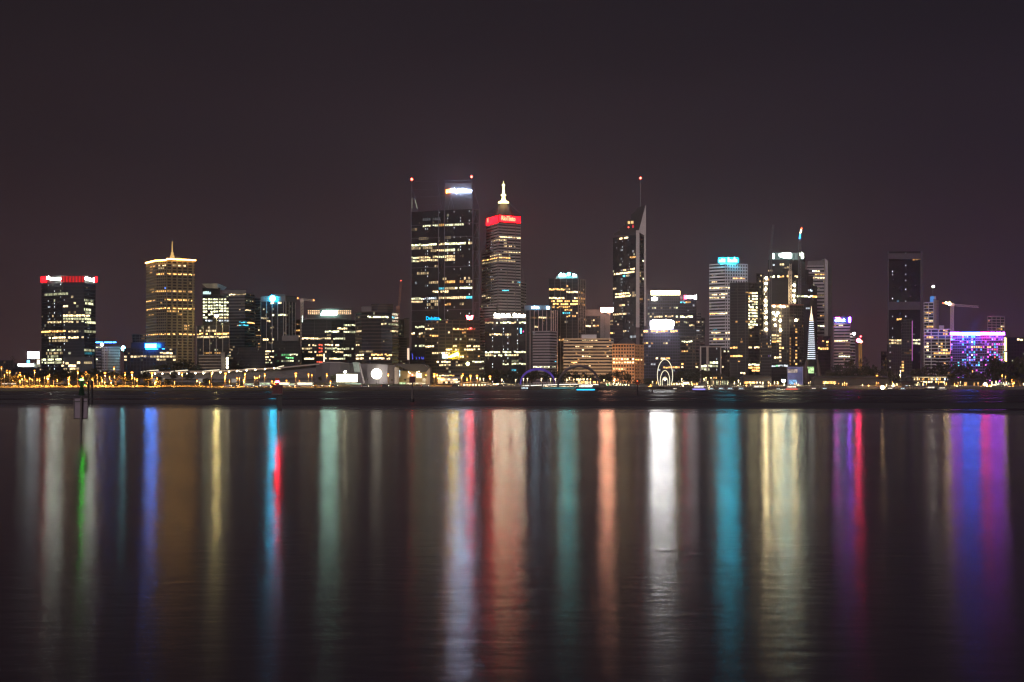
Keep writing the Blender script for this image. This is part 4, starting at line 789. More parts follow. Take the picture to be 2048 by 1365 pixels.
B.block([(1543,1242),(1578,1240),(1607,1248)], 610, 6.4, 5.2, core=AP, band=AP, frac=.2, pier=AP, pb=2, pw=.5, rnd=.05, rc='wa', rl=(1,1,2), depth=28,
  strips=[(615,1543,1554,'w',4),(615,1556,1578,'w',4)]+[(668+6.4*k, 1546, 1556, 'w', 3) for k in range(3)]+[(622+6.4*k, 1559, 1563, 'w', 3 if k % 3 else 4) for k in range(1, 17)]+[(660+6.4*k, 1590, 1593, 'a', 3) for k in range(12) if k % 4 != 2]+[(675+6.4*k, 1580, 1582, 'a', 2) for k in range(9)]+[(683,1547,1556,'a',4),(696,1558,1566,'a',4),(716,1551,1557,'w',4)])
for x, y in ((1548,613),(1561,613),(1568,614),(1547,626),(1552.5,631),(1560.5,642),(1592,641),(1549,639),(1556,626),(1551,651),(1561,661)): lamp_ball(B, 'work_lamp', x, y, 1237.5, 1.05 if y > 620 else .8, HL)
B.part('roof_edge', lambda mb: mb.box(wx(1542,1238), wx(1608,1238), 1238, 1239, wz(611,1238), wz(609,1238), mat('rust', (.25,.10,.07), .8)))
B.finish()
B = Bld('construction_site', 'dark bare-floor block between hoist mast and framed block, dotted with lilac lights', 'building', 1535, 1235)
B.block([(1521,1238),(1543,1235)], 672, 6.2, 3.4, core=AP, band=DK2, frac=.25, rnd=.08, rc='avw', rl=(1,2), depth=22, dots=(1541,)); B.finish()
crane('dim luffing crane boom rising left of the glowing crown box', 1541, 1500, 766, 505, [(1540,505,1547,450)], [], m=mat('crane_dark', (.10,.09,.10), .7))
t = crane('luffing crane with boom tip lit white, red and blue above the glowing crown box', 1599.5, 1500, 766, 482, [(1599.5,484,1603,456)], [], m=STL)
for n_, (x0, y0, x1, y1), m in (('blue_light', (1599,478,1600.5,468), sgn('crane_blue', (.04,.4,1), 6)), ('white_light', (1600.5,467,1602.5,460), sgn('crane_white', (1,.85,.5), 6)), ('red_light', (1602.5,459.5,1603.5,456), sgn('crane_red', (1,.12,.04), 6))):
    mb = MB(); mb.tube([(wx(x0,1498),1498,wz(y0,1498)), (wx(x1,1498),1498,wz(y1,1498))], .75, m); mb.build(n_, t)
crane('short site crane with slanted boom standing on the stepped dark tower', 1580, 1275, 766, 548, [(1580,548,1581,528)], [], m=CRW)
# 25 pale striped tower
B = Bld('office_tower', 'pale ribbed tower with slanted fin corner, right of the stepped dark tower', 'tower', 1641, 1650)
B.block([(1614,1652),(1650,1650)], 532, 6.9, 4.8, core=GL, band=PNK, frac=.52, rnd=.05, rc='wc', depth=30, strips=[(545,1624,1627,'k',4),(545,1630,1636,'w',4),(551,1627,1650,'a',3),(557,1622,1650,'w',4),(588,1614,1650,'w',1),(634,1640,1650,'a',3),(656,1637,1650,'c',4)])
B.block([(1615,1653),(1650,1651)], 522, 9, 40, bot=532.5, core=CON2, frac=.02, wins=False, name='crown', depth=28)
B.part('corner_fin', lambda mb: (mb.prism([(wx(1650,1646),1646),(wx(1656,1646),1646),(wx(1656,1646),1672),(wx(1650,1646),1672)], 4, 0, PNK, [wz(518,1650), wz(523,1650), wz(523,1650), wz(518,1650)]), mb.prism([(wx(1656,1648),1648),(wx(1664,1655),1655),(wx(1664,1655),1672),(wx(1656,1648),1672)], 4, 0, CON2, [wz(520,1650), wz(531,1650), wz(531,1650), wz(520,1650)])))
B.finish()
simple('office_block', 'near-black block with five small lights behind the bell tower spire', 'building', 1636, 1661, 673, 1400, 7, 5, core=DK, frac=.2, rnd=.01, strips=[(685,1647,1655,'a',4),(692,1651,1655,'a',3),(699,1638,1656,'a',4)], depth=25).finish()
# bell tower
B = Bld('bell_tower', 'needle-topped bell tower with white striped shaft and dark sail wings', 'tower', 1624, 1120)
B.part('spire', lambda mb: mb.cone(wx(1624.3,1120), 1123, [(wz(641,1120), 1.45), (wz(634,1120), 1.15), (wz(626,1120), .5), (wz(612,1120), .08)], sgn('spire_warm', (1, .72, .45), 2.2), 10))
B.part('shaft', lambda mb: mb.prism([(wx(1618,1120),1120),(wx(1631,1120),1120),(wx(1631,1120),1126),(wx(1618,1120),1126)], 4, wz(720,1120), GL))
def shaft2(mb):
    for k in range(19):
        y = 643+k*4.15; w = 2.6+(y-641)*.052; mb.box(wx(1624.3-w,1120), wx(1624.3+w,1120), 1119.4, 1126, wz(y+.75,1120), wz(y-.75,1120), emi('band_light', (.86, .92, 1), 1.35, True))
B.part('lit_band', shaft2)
B.part('core', lambda mb: mb.cone(wx(1624.3,1120), 1123, [(4, 2.9), (wz(641,1120), 1.0)], mat('tealglass', (.06,.09,.11), .3), 8))
SLM = mat('copper_sail', (.10,.065,.055), .6, .2)
B.part('sail', lambda mb: (mb.tube([(wx(1614,1118),1118,4), (wx(1612,1118),1118,wz(740,1118)), (wx(1613,1118),1118,wz(716,1118))], [2.5,2.0,.3], SLM, 8), mb.tube([(wx(1640,1118),1118,4), (wx(1637,1118),1118,wz(735,1118)), (wx(1633.5,1118),1118,wz(708,1118))], [2.2,1.2,.15], SLM, 8)))
B.part('base', lambda mb: mb.prism([(wx(1611,1117),1117),(wx(1630,1117),1117),(wx(1630,1117),1135),(wx(1611,1117),1135)], 3, wz(733,1117), DK))
B.pbox('lit_window', 1612.5, 1628, 747, 734, 1116.6, .4, emi('green_pane', (.65, 1, .45), 1.1, False, .5, .5)); B.finish()
B = Bld('lit_slab_wall', 'lilac floodlit curved wall beside the brightest quay floodlight', 'wall', 1591, 1090)
LIL = emi('lilac_wall_glow', (.36, .34, .70), .34, False, .5, .12)
B.part('wall', lambda mb: mb.prism([(wx(1575,1090),1090),(wx(1606,1090),1090),(wx(1606.5,1096),1096),(wx(1575,1096),1096)], 3, wz(734,1090), mat('lilac_wall', (.45,.42,.62), .8, .15)))
B.pbox('screen', 1576, 1605, 772-3, 735, 1089.6, .3, LIL)  # purple light on the wall drawn as a glowing sheet
B.pbox('lit_window', 1576, 1595, 746, 739, 1089.2, .3, emi('pane_dim', (.9,.7,.6), .5, False, .6, .6)); B.pbox('shop_front', 1578, 1594, 769, 760, 1089.2, .3, emi('pane_blue', (.3,.6,1), 1.0, False, .5, .6)); B.finish()
simple('gallery_building', 'low building with glowing greenish upper storey left of the lilac wall', 'building', 1543, 1576, 729, 1150, 6, 5, core=DK, frac=.2, rnd=.03, strips=[(731,1543,1572,'g',3),(733,1546,1576,'k',3)], depth=18).finish()
# 26 citibank
B = Bld('office_tower', 'pink-banded office tower under a blue and magenta bank sign', 'tower', 1686, 1430)
B.block([(1668,1434),(1700,1430)], 648, 6.2, 4.4, core=GL, band=mat('pink_band', (.46,.34,.33), .8, .1), frac=.5, rnd=.06, rc='wa', rl=(1,2,3), depth=25, strips=[(653,1670,1673,'a',3),(653,1677,1684,'w',3),(680,1670,1695,'w',4),(714,1680,1697,'c',4),(704,1680,1686,'w',2)])
B.block([(1700,1430.5),(1710,1438)], 668, 6.2, 3, core=BRN, band=PNK, frac=.5, rnd=.1, rc='w', depth=16)
B.block([(1667,1434),(1701,1429.5)], 634, 14, 40, bot=648.5, core=mat('navy_panel', (.02,.03,.10), .5), frac=.02, wins=False, name='crown', depth=25)
textmesh('citibank', 'sign', sgn('bank_blue', (.30, .55, 1), 26), B.root, wx(1669.5,1430), wx(1690,1430), 1429, wz(644,1430), wz(637,1430), bold=.02)
B.part('red_arc', lambda mb: mb.tube([(wx(1672.5+k*1.4,1430),1429,wz(638.2-2.2*math.sin(k/6*math.pi),1430)) for k in range(7)], .45, sgn('arc_red', (1, .03, .12), 42)))
B.pbox('side_sign', 1698, 1701.5, 645, 635, 1428.4, .6, sgn('bank_white', (.35, .08, 1), 110))
B.pbox('magenta_sign', 1671, 1678, 636.5, 635.3, 1428.4, .5, sgn('bank_magenta', (.95, .02, .75), 190))
lamp_ball(B, 'lamp', 1708, 668, 1429, 1.5, sgn('lampw', (1, .9, .85), 20)); B.finish()
RLB = sgn('crane_red_hot', (1, .015, .10), 260)
crane('amber-lit crane mast carrying three blazing red lamps', 1720.5, 1380, 766, 684, [], [(1716,681.5,1.9,RLB),(1720.5,673.5,.8,RL),(1721,684,1.2,sgn('crane_pinkw', (1,.25,.2), 30))], m=emi('amber_mast', (1,.45,.12), .28, False))
# 27 dark plain tower
B = Bld('office_tower', 'plain dark slab tower with two blank belts, standing alone on the right', 'tower', 1810, 1500)
B.block([(1777,1504),(1841,1500)], 504, 6.0, 5.2, core=GL, band=GL, bo=.1, frac=.14, rnd=.012, rl=(0,1), rc='wkt', depth=40, dots=(1786,1810), strips=[(521,1829,1840,'a',2),(638,1797,1804,'a',3),(679,1779,1800,'w',3),(684,1779,1800,'w',3),(679,1826,1839,'c',3),(684,1826,1840,'c',3),(700,1788,1800,'a',1),(700,1808,1820,'a',1)])
BLT = mat('belt_grey', (.085,.068,.085), .8, .1)
B.pbox('belt', 1777.5, 1840.5, 518.5, 507, 1499, 3, BLT); B.pbox('belt', 1778, 1840.5, 620, 604, 1499, 3, BLT)
B.part('edge_column', lambda mb: (mb.box(wx(1775.5,1499), wx(1778,1499), 1499, 1502, 4, wz(503,1499), BLT), mb.box(wx(1841,1499), wx(1845.5,1499), 1499, 1502, 4, wz(502.5,1499), BLT))); B.finish()
B = Bld('apartment_tower', 'slim dark tower with a purple-lit right edge in front of the slab tower', 'tower', 1814, 1180)
B.block([(1803,1182),(1824,1180)], 640, 5.8, 4.6, core=AP, band=AP, frac=.2, rnd=.01, depth=20, strips=[(y, 1804, 1806.5, 'a', 3) for y in range(722, 750, 6)]+[(706,1808,1822,'a',0),(702,1822,1826,'a',1)])
B.pbox('edge_light', 1824, 1825.2, 722, 642, 1179, .4, emi('edge_purple', (.65,.18,.6), .8, False)); B.finish()
B = Bld('apartment_block', 'scaffolded dark block in front of the slab tower with scattered white work lights', 'building', 1790, 1300)
B.block([(1774,1304),(1803,1300)], 690, 6, 4, core=AP, frac=.2, rnd=.05, depth=20, dots=(1779,)); B.finish()
simple('low_building', 'small dark block with amber corner lamps under a white light, left of the slab tower', 'building', 1762, 1776, 704, 1420, 6, 4, core=DK, frac=.2, rnd=.15, rc='a', rl=(1,2), depth=15).finish()
# 29-30 apartments
B = Bld('apartment_tower', 'pale apartment tower with rounded flank and a blue-lit lift head', 'tower', 1863, 1400)
B.block([(1848,1404),(1867,1400)], 606, 5.6, 4.6, core=DK, band=WHT, frac=.25, pier=WHT, pb=2, pw=.5, rnd=.10, rc='aw', rl=(1,2,2), depth=20, strips=[(624,1854,1866,'a',3),(645,1853,1866,'w',3),(654,1853,1866,'a',3)])
B.block([(1867,1400),(1873,1402),(1878,1408)], 600, 5.6, 50, core=BEI, frac=.04, band=CON2, wins=False, depth=14, name='flank')
B.block([(1878,1404),(1888,1406)], 651, 6, 6, core=WHT, frac=.02, wins=False, depth=12, name='low_wing')
B.pbox('lift_head', 1863.5, 1868.5, 604, 593, 1401, 6, emi('blue_wash', (.10,.28,.75), .9, False)); B.pbox('lift_head_side', 1868.8, 1872, 602, 593, 1402, 6, CON)
B.part('light_mast', lambda mb: mb.tube([(wx(1866.5,1402),1404,wz(593,1402)), (wx(1866.5,1402),1404,wz(575,1402))], .25, STL))
lamp_ball(B, 'mast_lamp', 1866.5, 573.5, 1402, 1.15, sgn('mast_white', (1, .97, .75), 40)); B.finish()
B = Bld('apartment_block', 'white balconied apartment block with amber rooms left of the purple-lit block', 'building', 1874, 1340)
B.block([(1848,1342),(1900,1340)], 659, 6.4, 4.8, core=DK, band=WHT, frac=.28, pier=WHT, pb=3, pw=.7, rnd=.10, rc='aw', rl=(1,2,3), depth=22, strips=[(664,1853,1857,'k',3),(664,1888,1896,'a',4),(671,1888,1896,'a',3),(677,1853,1863,'a',4),(696,1850,1857,'w',4),(702,1850,1857,'w',4),(700,1884,1892,'a',4),(705,1870,1886,'a',4),(705,1888,1900,'a',4),(712,1853,1860,'c',3)])
B.block([(1872,1335),(1892,1337)], 711, 6.4, 5, core=DK, band=WHT, frac=.3, rnd=.3, rc='a', rl=(2,3), depth=10, name='low_wing'); B.finish()
YL = sgn('crane_yellow', (1, .74, .3), 55)
crane('tall tower crane with long level jib and a blazing lamp at its cab, right side', 1904, 1360, 766, 612, [(1884,606.5,1904,609),(1906,610.5,1957,614)], [(1897.5,608,1.5,YL),(1891,606.5,.9,YL),(1885,606.5,.5,RLS)], m=CRW)
# 31 purple block
B = Bld('hotel', 'purple-lit long block with scattered blue and pink windows under a glowing roof line', 'building', 1955, 1280)
PW = mat('lilac_cladding', (.30,.22,.38), .7, .1)
PR = random.Random(31)
pst = []
for k in range(10):
    x = 1903
    while x < 2008:
        if PR.random() < .55: pst.append((675+k*5.2, x+1.5, x+1.6, PR.choice('btvbtttkvm' if x < 1970 else 'mvmbtvmrv'), PR.choice((3,4,4))))
        x += 5
pst += [(695.5, x, x+.1, 'a', 4) for x in range(1937, 1982, 4)]
B.block([(1901,1284),(2010,1280)], 671, 5.2, 4.4, core=mat('violet_glass2', (.10,.05,.16), .5), band=PW, frac=.25, wf=.62, rnd=.0, full=.26, rc='btvmvb', rl=(2,3,4), depth=25, strips=pst)
for a, b, c, s_ in ((1901,1924,(.50,.12,1),60),(1924,1962,(.06,.14,1),110),(1962,1980,(1,.05,.42),80),(1980,2009.5,(.50,.08,1),75)): B.pbox('roof_light', a+.2, b-.2, 670.2, 665, 1278, .8, sgn('roof_%d' % a, c, s_))
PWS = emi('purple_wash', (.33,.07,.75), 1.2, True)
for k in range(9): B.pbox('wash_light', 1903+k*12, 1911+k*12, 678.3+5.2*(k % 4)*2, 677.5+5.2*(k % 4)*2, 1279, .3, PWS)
B.pbox('pink_edge', 1900.6, 1901.8, 708, 672, 1279, .4, emi('pink_edge', (1,.25,.65), 1.0, False))
B.pbox('yellow_edge', 2009.5, 2012.5, 702, 676, 1277, .6, sgn('yellow_edge', (1,.78,.22), 7)); B.pbox('yellow_edge', 2010, 2013.5, 723, 705, 1276, .6, sgn('yellow_edge', (1,.78,.22), 7)); B.finish()
simple('apartment_block', 'small pinkish apartment tower peeking over the purple-lit block', 'building', 1975, 2009, 634, 1700, 5.4, 4.8, core=DK, band=mat('pink_band', (.46,.34,.33)), frac=.28, pier=mat('pink_band', (.46,.34,.33)), pb=2, pw=.7, rnd=.05, rc='a', strips=[(660,1997,2004,'a',3),(654,2003,2006,'w',3)], depth=20).finish()
simple('low_building', 'dim long building at the far right edge with a few white windows', 'building', 2016, 2110, 676, 1500, 7, 6, core=DK2, frac=.3, rnd=.06, rc='c', rl=(1,2), strips=[(676,2034,2046,'w',4)], depth=25).finish()
# ------------------------------------------------------------------ convention hall and curved hall
CG = mat('hall_cladding', (.115,.105,.11), .7, .12, .1)
B = Bld('convention_hall', 'long low exhibition hall with a rising roof edge lit by a row of lamps', 'building', 470, 1030)
LP = [(280,747),(400,746),(500,741),(560,737.5),(640,729.5)]
def hall(mb):
    for (x0,y0),(x1,y1) in zip(LP, LP[1:]):
        P = lambda x, y, D: (wx(x,D), D, wz(y,D))
        mb.add([(wx(x0,1030),1030,4),(wx(x1,1030),1030,4),(wx(x1,1030),1130,4),(wx(x0,1030),1130,4),P(x0,y0,1030),P(x1,y1,1030),(wx(x1,1030),1130,wz(y1,1030)+1),(wx(x0,1030),1130,wz(y0,1030)+1)],
               [(0,1,5,4),(1,2,6,5),(2,3,7,6),(3,0,4,7),(4,5,6,7)], CG)
B.part('wall', hall)
def roof(mb):
    for (x0,y0),(x1,y1) in zip(LP, LP[1:]):
        a = (wx(x0,1026),1026,wz(y0,1030)); b = (wx(x1,1026),1026,wz(y1,1030)); t = .9
        mb.add([a, b, (b[0],1132,b[2]+1.2), (a[0],1132,a[2]+1.2), (a[0],a[1],a[2]+t), (b[0],b[1],b[2]+t), (b[0],1132,b[2]+3), (a[0],1132,a[2]+3)], [(3,2,1,0),(4,5,6,7),(0,1,5,4)], mat('roof_edge_tan', (.45,.36,.30), .6))
B.part('roof', roof)
B.part('facade_bands', lambda mb: [mb.box(wx(x0,1028), wx(x1,1028), 1028, 1029, wz(y+1.1,1028), wz(y,1028), STL) for x0, x1, y in ((285,500,757),(285,500,763),(500,690,756))])
for x0, x1, y0, y1 in ((396,405,768,758),(463,473,768,758),(302,330,764,757)): B.pbox('lit_doorway', x0, x1, y0, y1, 1027.5, .4, emi('doorway', (.8,.7,.6), .35, False, .3, .2))
SL = sgn('soffit', (1, .80, .50), 26)
for x, y in ((295,747.5),(310,748),(325,748),(341.5,748),(358,747.5),(374.5,747.5),(391,747),(407,747),(424.5,746),(441,745),(458,744),(474,742.8),(493,741.5),(511,740),(530,738.5),(548.5,737)): B.part('soffit_lamp', lambda mb, x=x, y=y: mb.ball((wx(x,1024),1024,wz(y,1024)), .5, SL))
for x, y in ((284,744),(343.5,744),(407,743.5),(479,741),(555,735.5)):
    w = 26 if x < 540 else 8
    B.part('roof_light_curve', lambda mb, x=x, y=y, w=w: mb.tube([(wx(x+w,1030),1040,wz(y-3.6,1030)), (wx(x+w*.45,1030),1036,wz(y-2.4,1030)), (wx(x+2,1030),1027,wz(y-.2,1030)), (wx(x,1028),1024,wz(y+1.2,1028)), (wx(x+3,1028),1023,wz(y+2.4,1028)), (wx(x+8,1028),1023,wz(y+2.6,1028))], .36, emi('roof_curve', (1,.88,.62), 1.3, True)))
B.finish()
B = Bld('theatre_hall', 'big curved metal hall with a tilted glass fin and lit white wall disc', 'building', 730, 1010)
RIB = mat('ribbed_zinc', (.20,.18,.185), .5, .1, .1)
def curved(mb, pts, base, m):
    a = [(wx(x,d), d, wz(y,1010)) for x, y, d in pts]; n = len(a)
    vs = [(p[0],p[1],base) for p in a]+a+[(p[0]*1.0,p[1]+55,base) for p in a]+[(p[0],p[1]+55,p[2]+.6) for p in a]
    fs = []
    for i in range(n-1): fs += [(i,i+1,n+i+1,n+i),(n+i,n+i+1,3*n+i+1,3*n+i),(2*n+i+1,2*n+i,3*n+i,3*n+i+1)]
    fs += [(0,n,3*n,2*n),(n-1,3*n-1,4*n-1,2*n-1)]; mb.add(vs, fs, m)
B.part('wall', lambda mb: curved(mb, [(632,730.5,1020),(645,727,1014),(660,725.5,1010),(680,725.5,1009),(700,727.5,1014),(712,729,1020)], 4, CG))
B.part('wall', lambda mb: curved(mb, [(716,728,1022),(735,728.3,1012),(755,729,1006),(775,730,1006),(792,732,1012)], 4, RIB))
B.part('roof_edge', lambda mb: mb.tube([(wx(x,d),d-.4,wz(y-.3,1010)) for x, y, d in [(632,730.5,1020),(645,727,1014),(660,725.5,1010),(680,725.5,1009),(697,727.5,1014)]], .35, CON))
B.part('glass_fin', lambda mb: mb.add([(wx(705,1003),1003,wz(725,1003)),(wx(718,1003),1003,wz(725,1003)),(wx(722,1003),1003,wz(745,1003)),(wx(709,1003),1003,wz(745,1003)),(wx(705,1003),1006,wz(725,1003)),(wx(718,1003),1006,wz(725,1003)),(wx(722,1003),1006,wz(745,1003)),(wx(709,1003),1006,wz(745,1003))],
   [(3,2,1,0),(4,5,6,7),(0,1,5,4),(1,2,6,5),(2,3,7,6),(3,0,4,7)], emi('fin_glass', (.55,.60,.50), .42, False, .3, .3)))
B.part('slanted_column', lambda mb: mb.tube([(wx(718.5,1000),1000,wz(726,1000)), (wx(729.5,1000),1000,wz(772,1000))], [.5,.9], CON))
B.part('disc_light', lambda mb: mb.tube([(wx(753,1002),1001.5,wz(748,1002)), (wx(753,1002),1002.3,wz(748,1002))], 3.7, sgn('disc', (1,.95,.78), 9), 20))
B.part('wall', lambda mb: mb.prism([(wx(789,1008),1008),(wx(797,1004),1004),(wx(797,1008),1050),(wx(789,1008),1050)], 4, wz(735,1008), BEI))
def atrium_roof(mb):
    pr = [(790,728),(800,733),(812,739),(826,743.5),(842,745.5),(856,743),(858,739),(850,731),(840,728.5)]; n = len(pr)
    vs = [(wx(x,1000),1000,wz(y,1000)) for x, y in pr]+[(wx(x,1000),1040,wz(y,1000)+.5) for x, y in pr]
    mb.add(vs, [tuple(range(n)), tuple(range(2*n-1,n-1,-1))]+[(i,n+i,n+(i+1)%n,(i+1)%n) for i in range(n)], DK2)
B.part('atrium_roof', atrium_roof)
B.part('atrium_wall', lambda mb: mb.prism([(wx(797,1012),1012),(wx(858,1012),1012),(wx(858,1012),1045),(wx(797,1012),1045)], 4, wz(742,1012), mat('ochre_wall', (.42,.33,.18), .8, .2)))
for x0, x1, y0, y1, c, s_ in ((796.5,800,755,741,(.7,.9,1),1.6),(832,843,756,747,(1,.86,.6),3.5),(815,830,756,746,(1,.6,.25),.8),(799,812,770,765,(.75,1,.5),.9),(813,860,772,766,(1,.8,.5),1.3),(845,852,764,757,(1,.8,.5),.7)): B.pbox('lit_window', x0, x1, y0, y1, 1011, .4, emi('atr_%d' % x0, c, s_, s_ > 2, .6, .7))
for k in range(6): B.part('column', lambda mb, k=k: mb.tube([(wx(812+k*5.6,998),998,3), (wx(815.5+k*5.6,998),998,wz(766,998))], .35, WHT))
B.part('slanted_wall', lambda mb: mb.prism([(wx(852,996),996),(wx(860,996),996),(wx(861,996),1010),(wx(853,996),1010)], 3, wz(748,996), BEI, [wz(745,996), wz(735,996), wz(735,996), wz(745,996)]))
for x, y in ((817,742.5),(820,745),(834,743),(838,741.6)): lamp_ball(B, 'lamp', x, y+2, 998, .35, sgn('tiny_warm', (1,.75,.4), 14))
B.finish()
B = Bld('billboard', 'huge blank white lit billboard standing low in front of the curved hall', 'billboard', 694, 960)
B.pbox('screen', 673, 714.5, 764.5, 749, 960, .6, sgn('billboard_cream', (1,.93,.62), 7)); B.pbox('frame', 672.5, 715, 766.5, 764.8, 959.7, 1, STL); B.pbox('frame', 672.5, 715, 748.8, 747.6, 959.7, 1, STL)
B.pbox('lower_panel', 690, 722, 772.5, 767, 960, .5, emi('greenish_glass', (.62,.82,.6), .8, False, .4, .3)); B.part('post', lambda mb: [mb.tube([(wx(p,962),962,3), (wx(p,962),962,wz(750,962))], .4, STL) for p in (676, 690, 704, 713)])
B.finish()
B = Bld('lit_pavilion', 'brilliantly lit white waterfront pavilion behind round clipped bushes', 'building', 896, 960)
B.block([(876,962),(920,960)], 757, 5.5, 5, core=WHT, band=WHT, frac=.25, full=.85, rc='w', rl=(3,4), depth=20, strips=[]); B.finish()
for a, b, y0, y1 in ((888,899,757,753),(902,910,757,753)): pass
B = Bld('terrace_building', 'two-level terrace with lit windows behind the white waterfront pavilion', 'building', 895, 1060)
B.block([(872,1062),(925,1060)], 749, 5.5, 5.5, core=DK2, band=CON2, frac=.35, rnd=.3, rc='wa', rl=(2,3), depth=20, strips=[(754,878,884,'w',4),(754,887,900,'w',4),(754,901,910,'a',4)]); B.finish()
B = Bld('arched_footbridge', 'low orange-lit arched footbridge over a palm-lined inlet', 'bridge', 950, 930)
def archb(mb):
    pts = [(922+k*6, 766.5-3.2*math.sin(math.pi*k/10)) for k in range(11)]
    for (x0,y0),(x1,y1) in zip(pts, pts[1:]):
        P = lambda x, y, d: (wx(x,930), 930+d, wz(y,930))
        mb.add([P(x0,y0+1.6,0),P(x1,y1+1.6,0),P(x1,y1+1.6,4),P(x0,y0+1.6,4),P(x0,y0,0),P(x1,y1,0),P(x1,y1,4),P(x0,y0,4)], [(0,1,5,4),(4,5,6,7),(2,3,7,6),(3,2,1,0)], BEI)
B.part('deck', archb); B.part('abutment', lambda mb: [mb.box(wx(p,930)-1, wx(p,930)+1, 930, 934, 2, wz(767,930), BEI) for p in (922, 982)])
B.part('under_light', lambda mb: [mb.box(wx(926+k*6,931), wx(930+k*6,931), 936, 936.3, wz(772,931), wz(768.5,931), emi('under_warm', (1,.72,.4), 2.2, True, .6, .7)) for k in range(9)])
B.finish()
# ------------------------------------------------------------------ footbridge with two leaning arches
def archpts(x0, x1, ytop, D, dy, yb=772, n=22):
    out = []
    for k in range(n+1):
        t = k/n; a = math.pi*t; x = (x0+x1)/2-(x1-x0)/2*math.cos(a)**1.0 if 0 else x0+(x1-x0)*(.5-.5*math.cos(a)); h = math.sin(a)**.92 if 0<k<n else 0
        out.append((wx(x,D), D+dy*h, wz(yb-(yb-ytop)*h, D)))
    return out
B = Bld('footbridge', 'curving white-lit footbridge with one violet-lit arch and one dark leaning arch', 'bridge', 1120, 905)
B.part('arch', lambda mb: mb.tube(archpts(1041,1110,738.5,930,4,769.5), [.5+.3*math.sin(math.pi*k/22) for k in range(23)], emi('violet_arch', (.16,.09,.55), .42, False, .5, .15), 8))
B.part('arch', lambda mb: mb.tube(archpts(1116,1199,733,900,-4,775), [.55+.35*math.sin(math.pi*k/22) for k in range(23)], mat('arch_steel', (.10,.085,.10), .4, .2), 8))
DKP = [(1012,775.5,900),(1030,773.5,905),(1048,771.8,908),(1070,770.8,908),(1095,770,906),(1120,769.2,904),(1145,768.6,902),(1170,768.5,901),(1197,769.5,900)]
def deck(mb, y0, y1, m, d0=0, d1=5):
    for (xa,ya,da),(xb,yb,db) in zip(DKP, DKP[1:]):
        P = lambda x, y, d, e: (wx(x,d), d+e, wz(y,d))
        mb.add([P(xa,ya+y1,da,d0),P(xb,yb+y1,db,d0),P(xb,yb+y1,db,d1),P(xa,ya+y1,da,d1),P(xa,ya+y0,da,d0),P(xb,yb+y0,db,d0),P(xb,yb+y0,db,d1),P(xa,ya+y0,da,d1)], [(0,1,5,4),(4,5,6,7),(2,3,7,6),(3,2,1,0)], m)
B.part('deck', lambda mb: deck(mb, 0, 1.5, CON)); B.part('deck_light', lambda mb: deck(mb, -.1, .7, emi('deck_light', (1,.92,.80), 2.6, True), -.5, -.1))
def rail(mb):
    for i in range(60):
        t = i/59*(len(DKP)-1); k = min(int(t), len(DKP)-2); f = t-k; x = DKP[k][0]+(DKP[k+1][0]-DKP[k][0])*f; y = DKP[k][1]+(DKP[k+1][1]-DKP[k][1])*f; d = DKP[k][2]
        mb.box(wx(x,d)-.08, wx(x,d)+.08, d+.2, d+.35, wz(y,d), wz(y,d)+1.2, WHT)
B.part('railing', rail)
B.part('pier', lambda mb: [mb.tube([(wx(p,904),904,-2), (wx(p,904),904,wz(770,904))], .5, CON2) for p in (1060,1085,1117,1150,1180)])
B.part('under_deck_light', lambda mb: mb.box(wx(1040,898), wx(1150,898), 902, 902.4, 1.0, 1.5, emi('cyan_under', (.08,.50,.60), .9, True, .6, .12))); B.finish()
# nested ring sculpture
B = Bld('ring_sculpture', 'nested tall white-lit ring arches on the quay near the jetty piles', 'sculpture', 1330, 985)
RG_ = emi('ring_white', (1, .93, .66), 1.15, True)
def ring(mb, w, yt, yb, open_b, r):
    D = 985; n = 36; pts = []
    for k in range(n+1):
        a = math.radians(-90+open_b+(360-2*open_b)*k/n); cy = (yt+yb)/2
        pts.append((wx(1330+w/2*math.cos(a),D), D, wz(cy-(yb-yt)/2*math.sin(a),D)))
    mb.tube(pts, r, RG_, 6)
B.part('ring', lambda mb: ring(mb, 30.5, 719.5, 783, 52, .30)); B.part('ring', lambda mb: ring(mb, 19, 741.5, 784, 48, .28)); B.part('ring', lambda mb: ring(mb, 11.5, 754.5, 776, 55, .24))
B.part('floodlight', lambda mb: mb.ball((wx(1330,984),984,wz(759,984)), .85, sgn('ring_flood', (1,.78,.4), 16))); B.part('base', lambda mb: mb.box(wx(1320,986), wx(1341,986), 986, 990, 1.5, wz(770.5,986), CON2)); B.finish()
# ------------------------------------------------------------------ landmarks used in labels
LM = [(40,'the rooftop billboard'),(137,'the red-crowned tower'),(225,'the gabled block with blue neon line'),(302,'the slanted blue-edged sign'),(345,'the gold-corniced tower'),(431,'the wing-roofed tower'),(480,'the rounded concrete tower'),(555,'the tower with round teal sign'),(600,'the level-jib crane'),(655,'the slanted white sign'),(720,'the tilted glass fin'),(755,'the lit disc wall'),(830,'the hall atrium'),(884,'the tallest tower'),(950,'the arched footbridge'),(1018,'the black tower with twin white signs'),(1075,'the violet arch'),(1130,'the pinstriped tower'),(1165,'the dark arch'),(1212,'the pink-orange sign'),(1255,'the orange stone building'),(1330,'the ring sculpture'),(1385,'the brown apartment block'),(1425,'the picture-frame block'),(1457,'the white grid tower'),(1490,'the dark tower with lit stack'),(1540,'the hoist mast'),(1591,'the lilac wall'),(1624,'the bell tower'),(1686,'the bank sign tower'),(1720,'the red-lamped crane'),(1765,'the amber corner block'),(1810,'the plain slab tower'),(1874,'the white balconied block'),(1955,'the purple-lit block'),(2030,'the far right edge')]
ORD = ['', 'second', 'third', 'fourth', 'fifth', 'sixth', 'seventh', 'eighth', 'ninth', 'tenth']
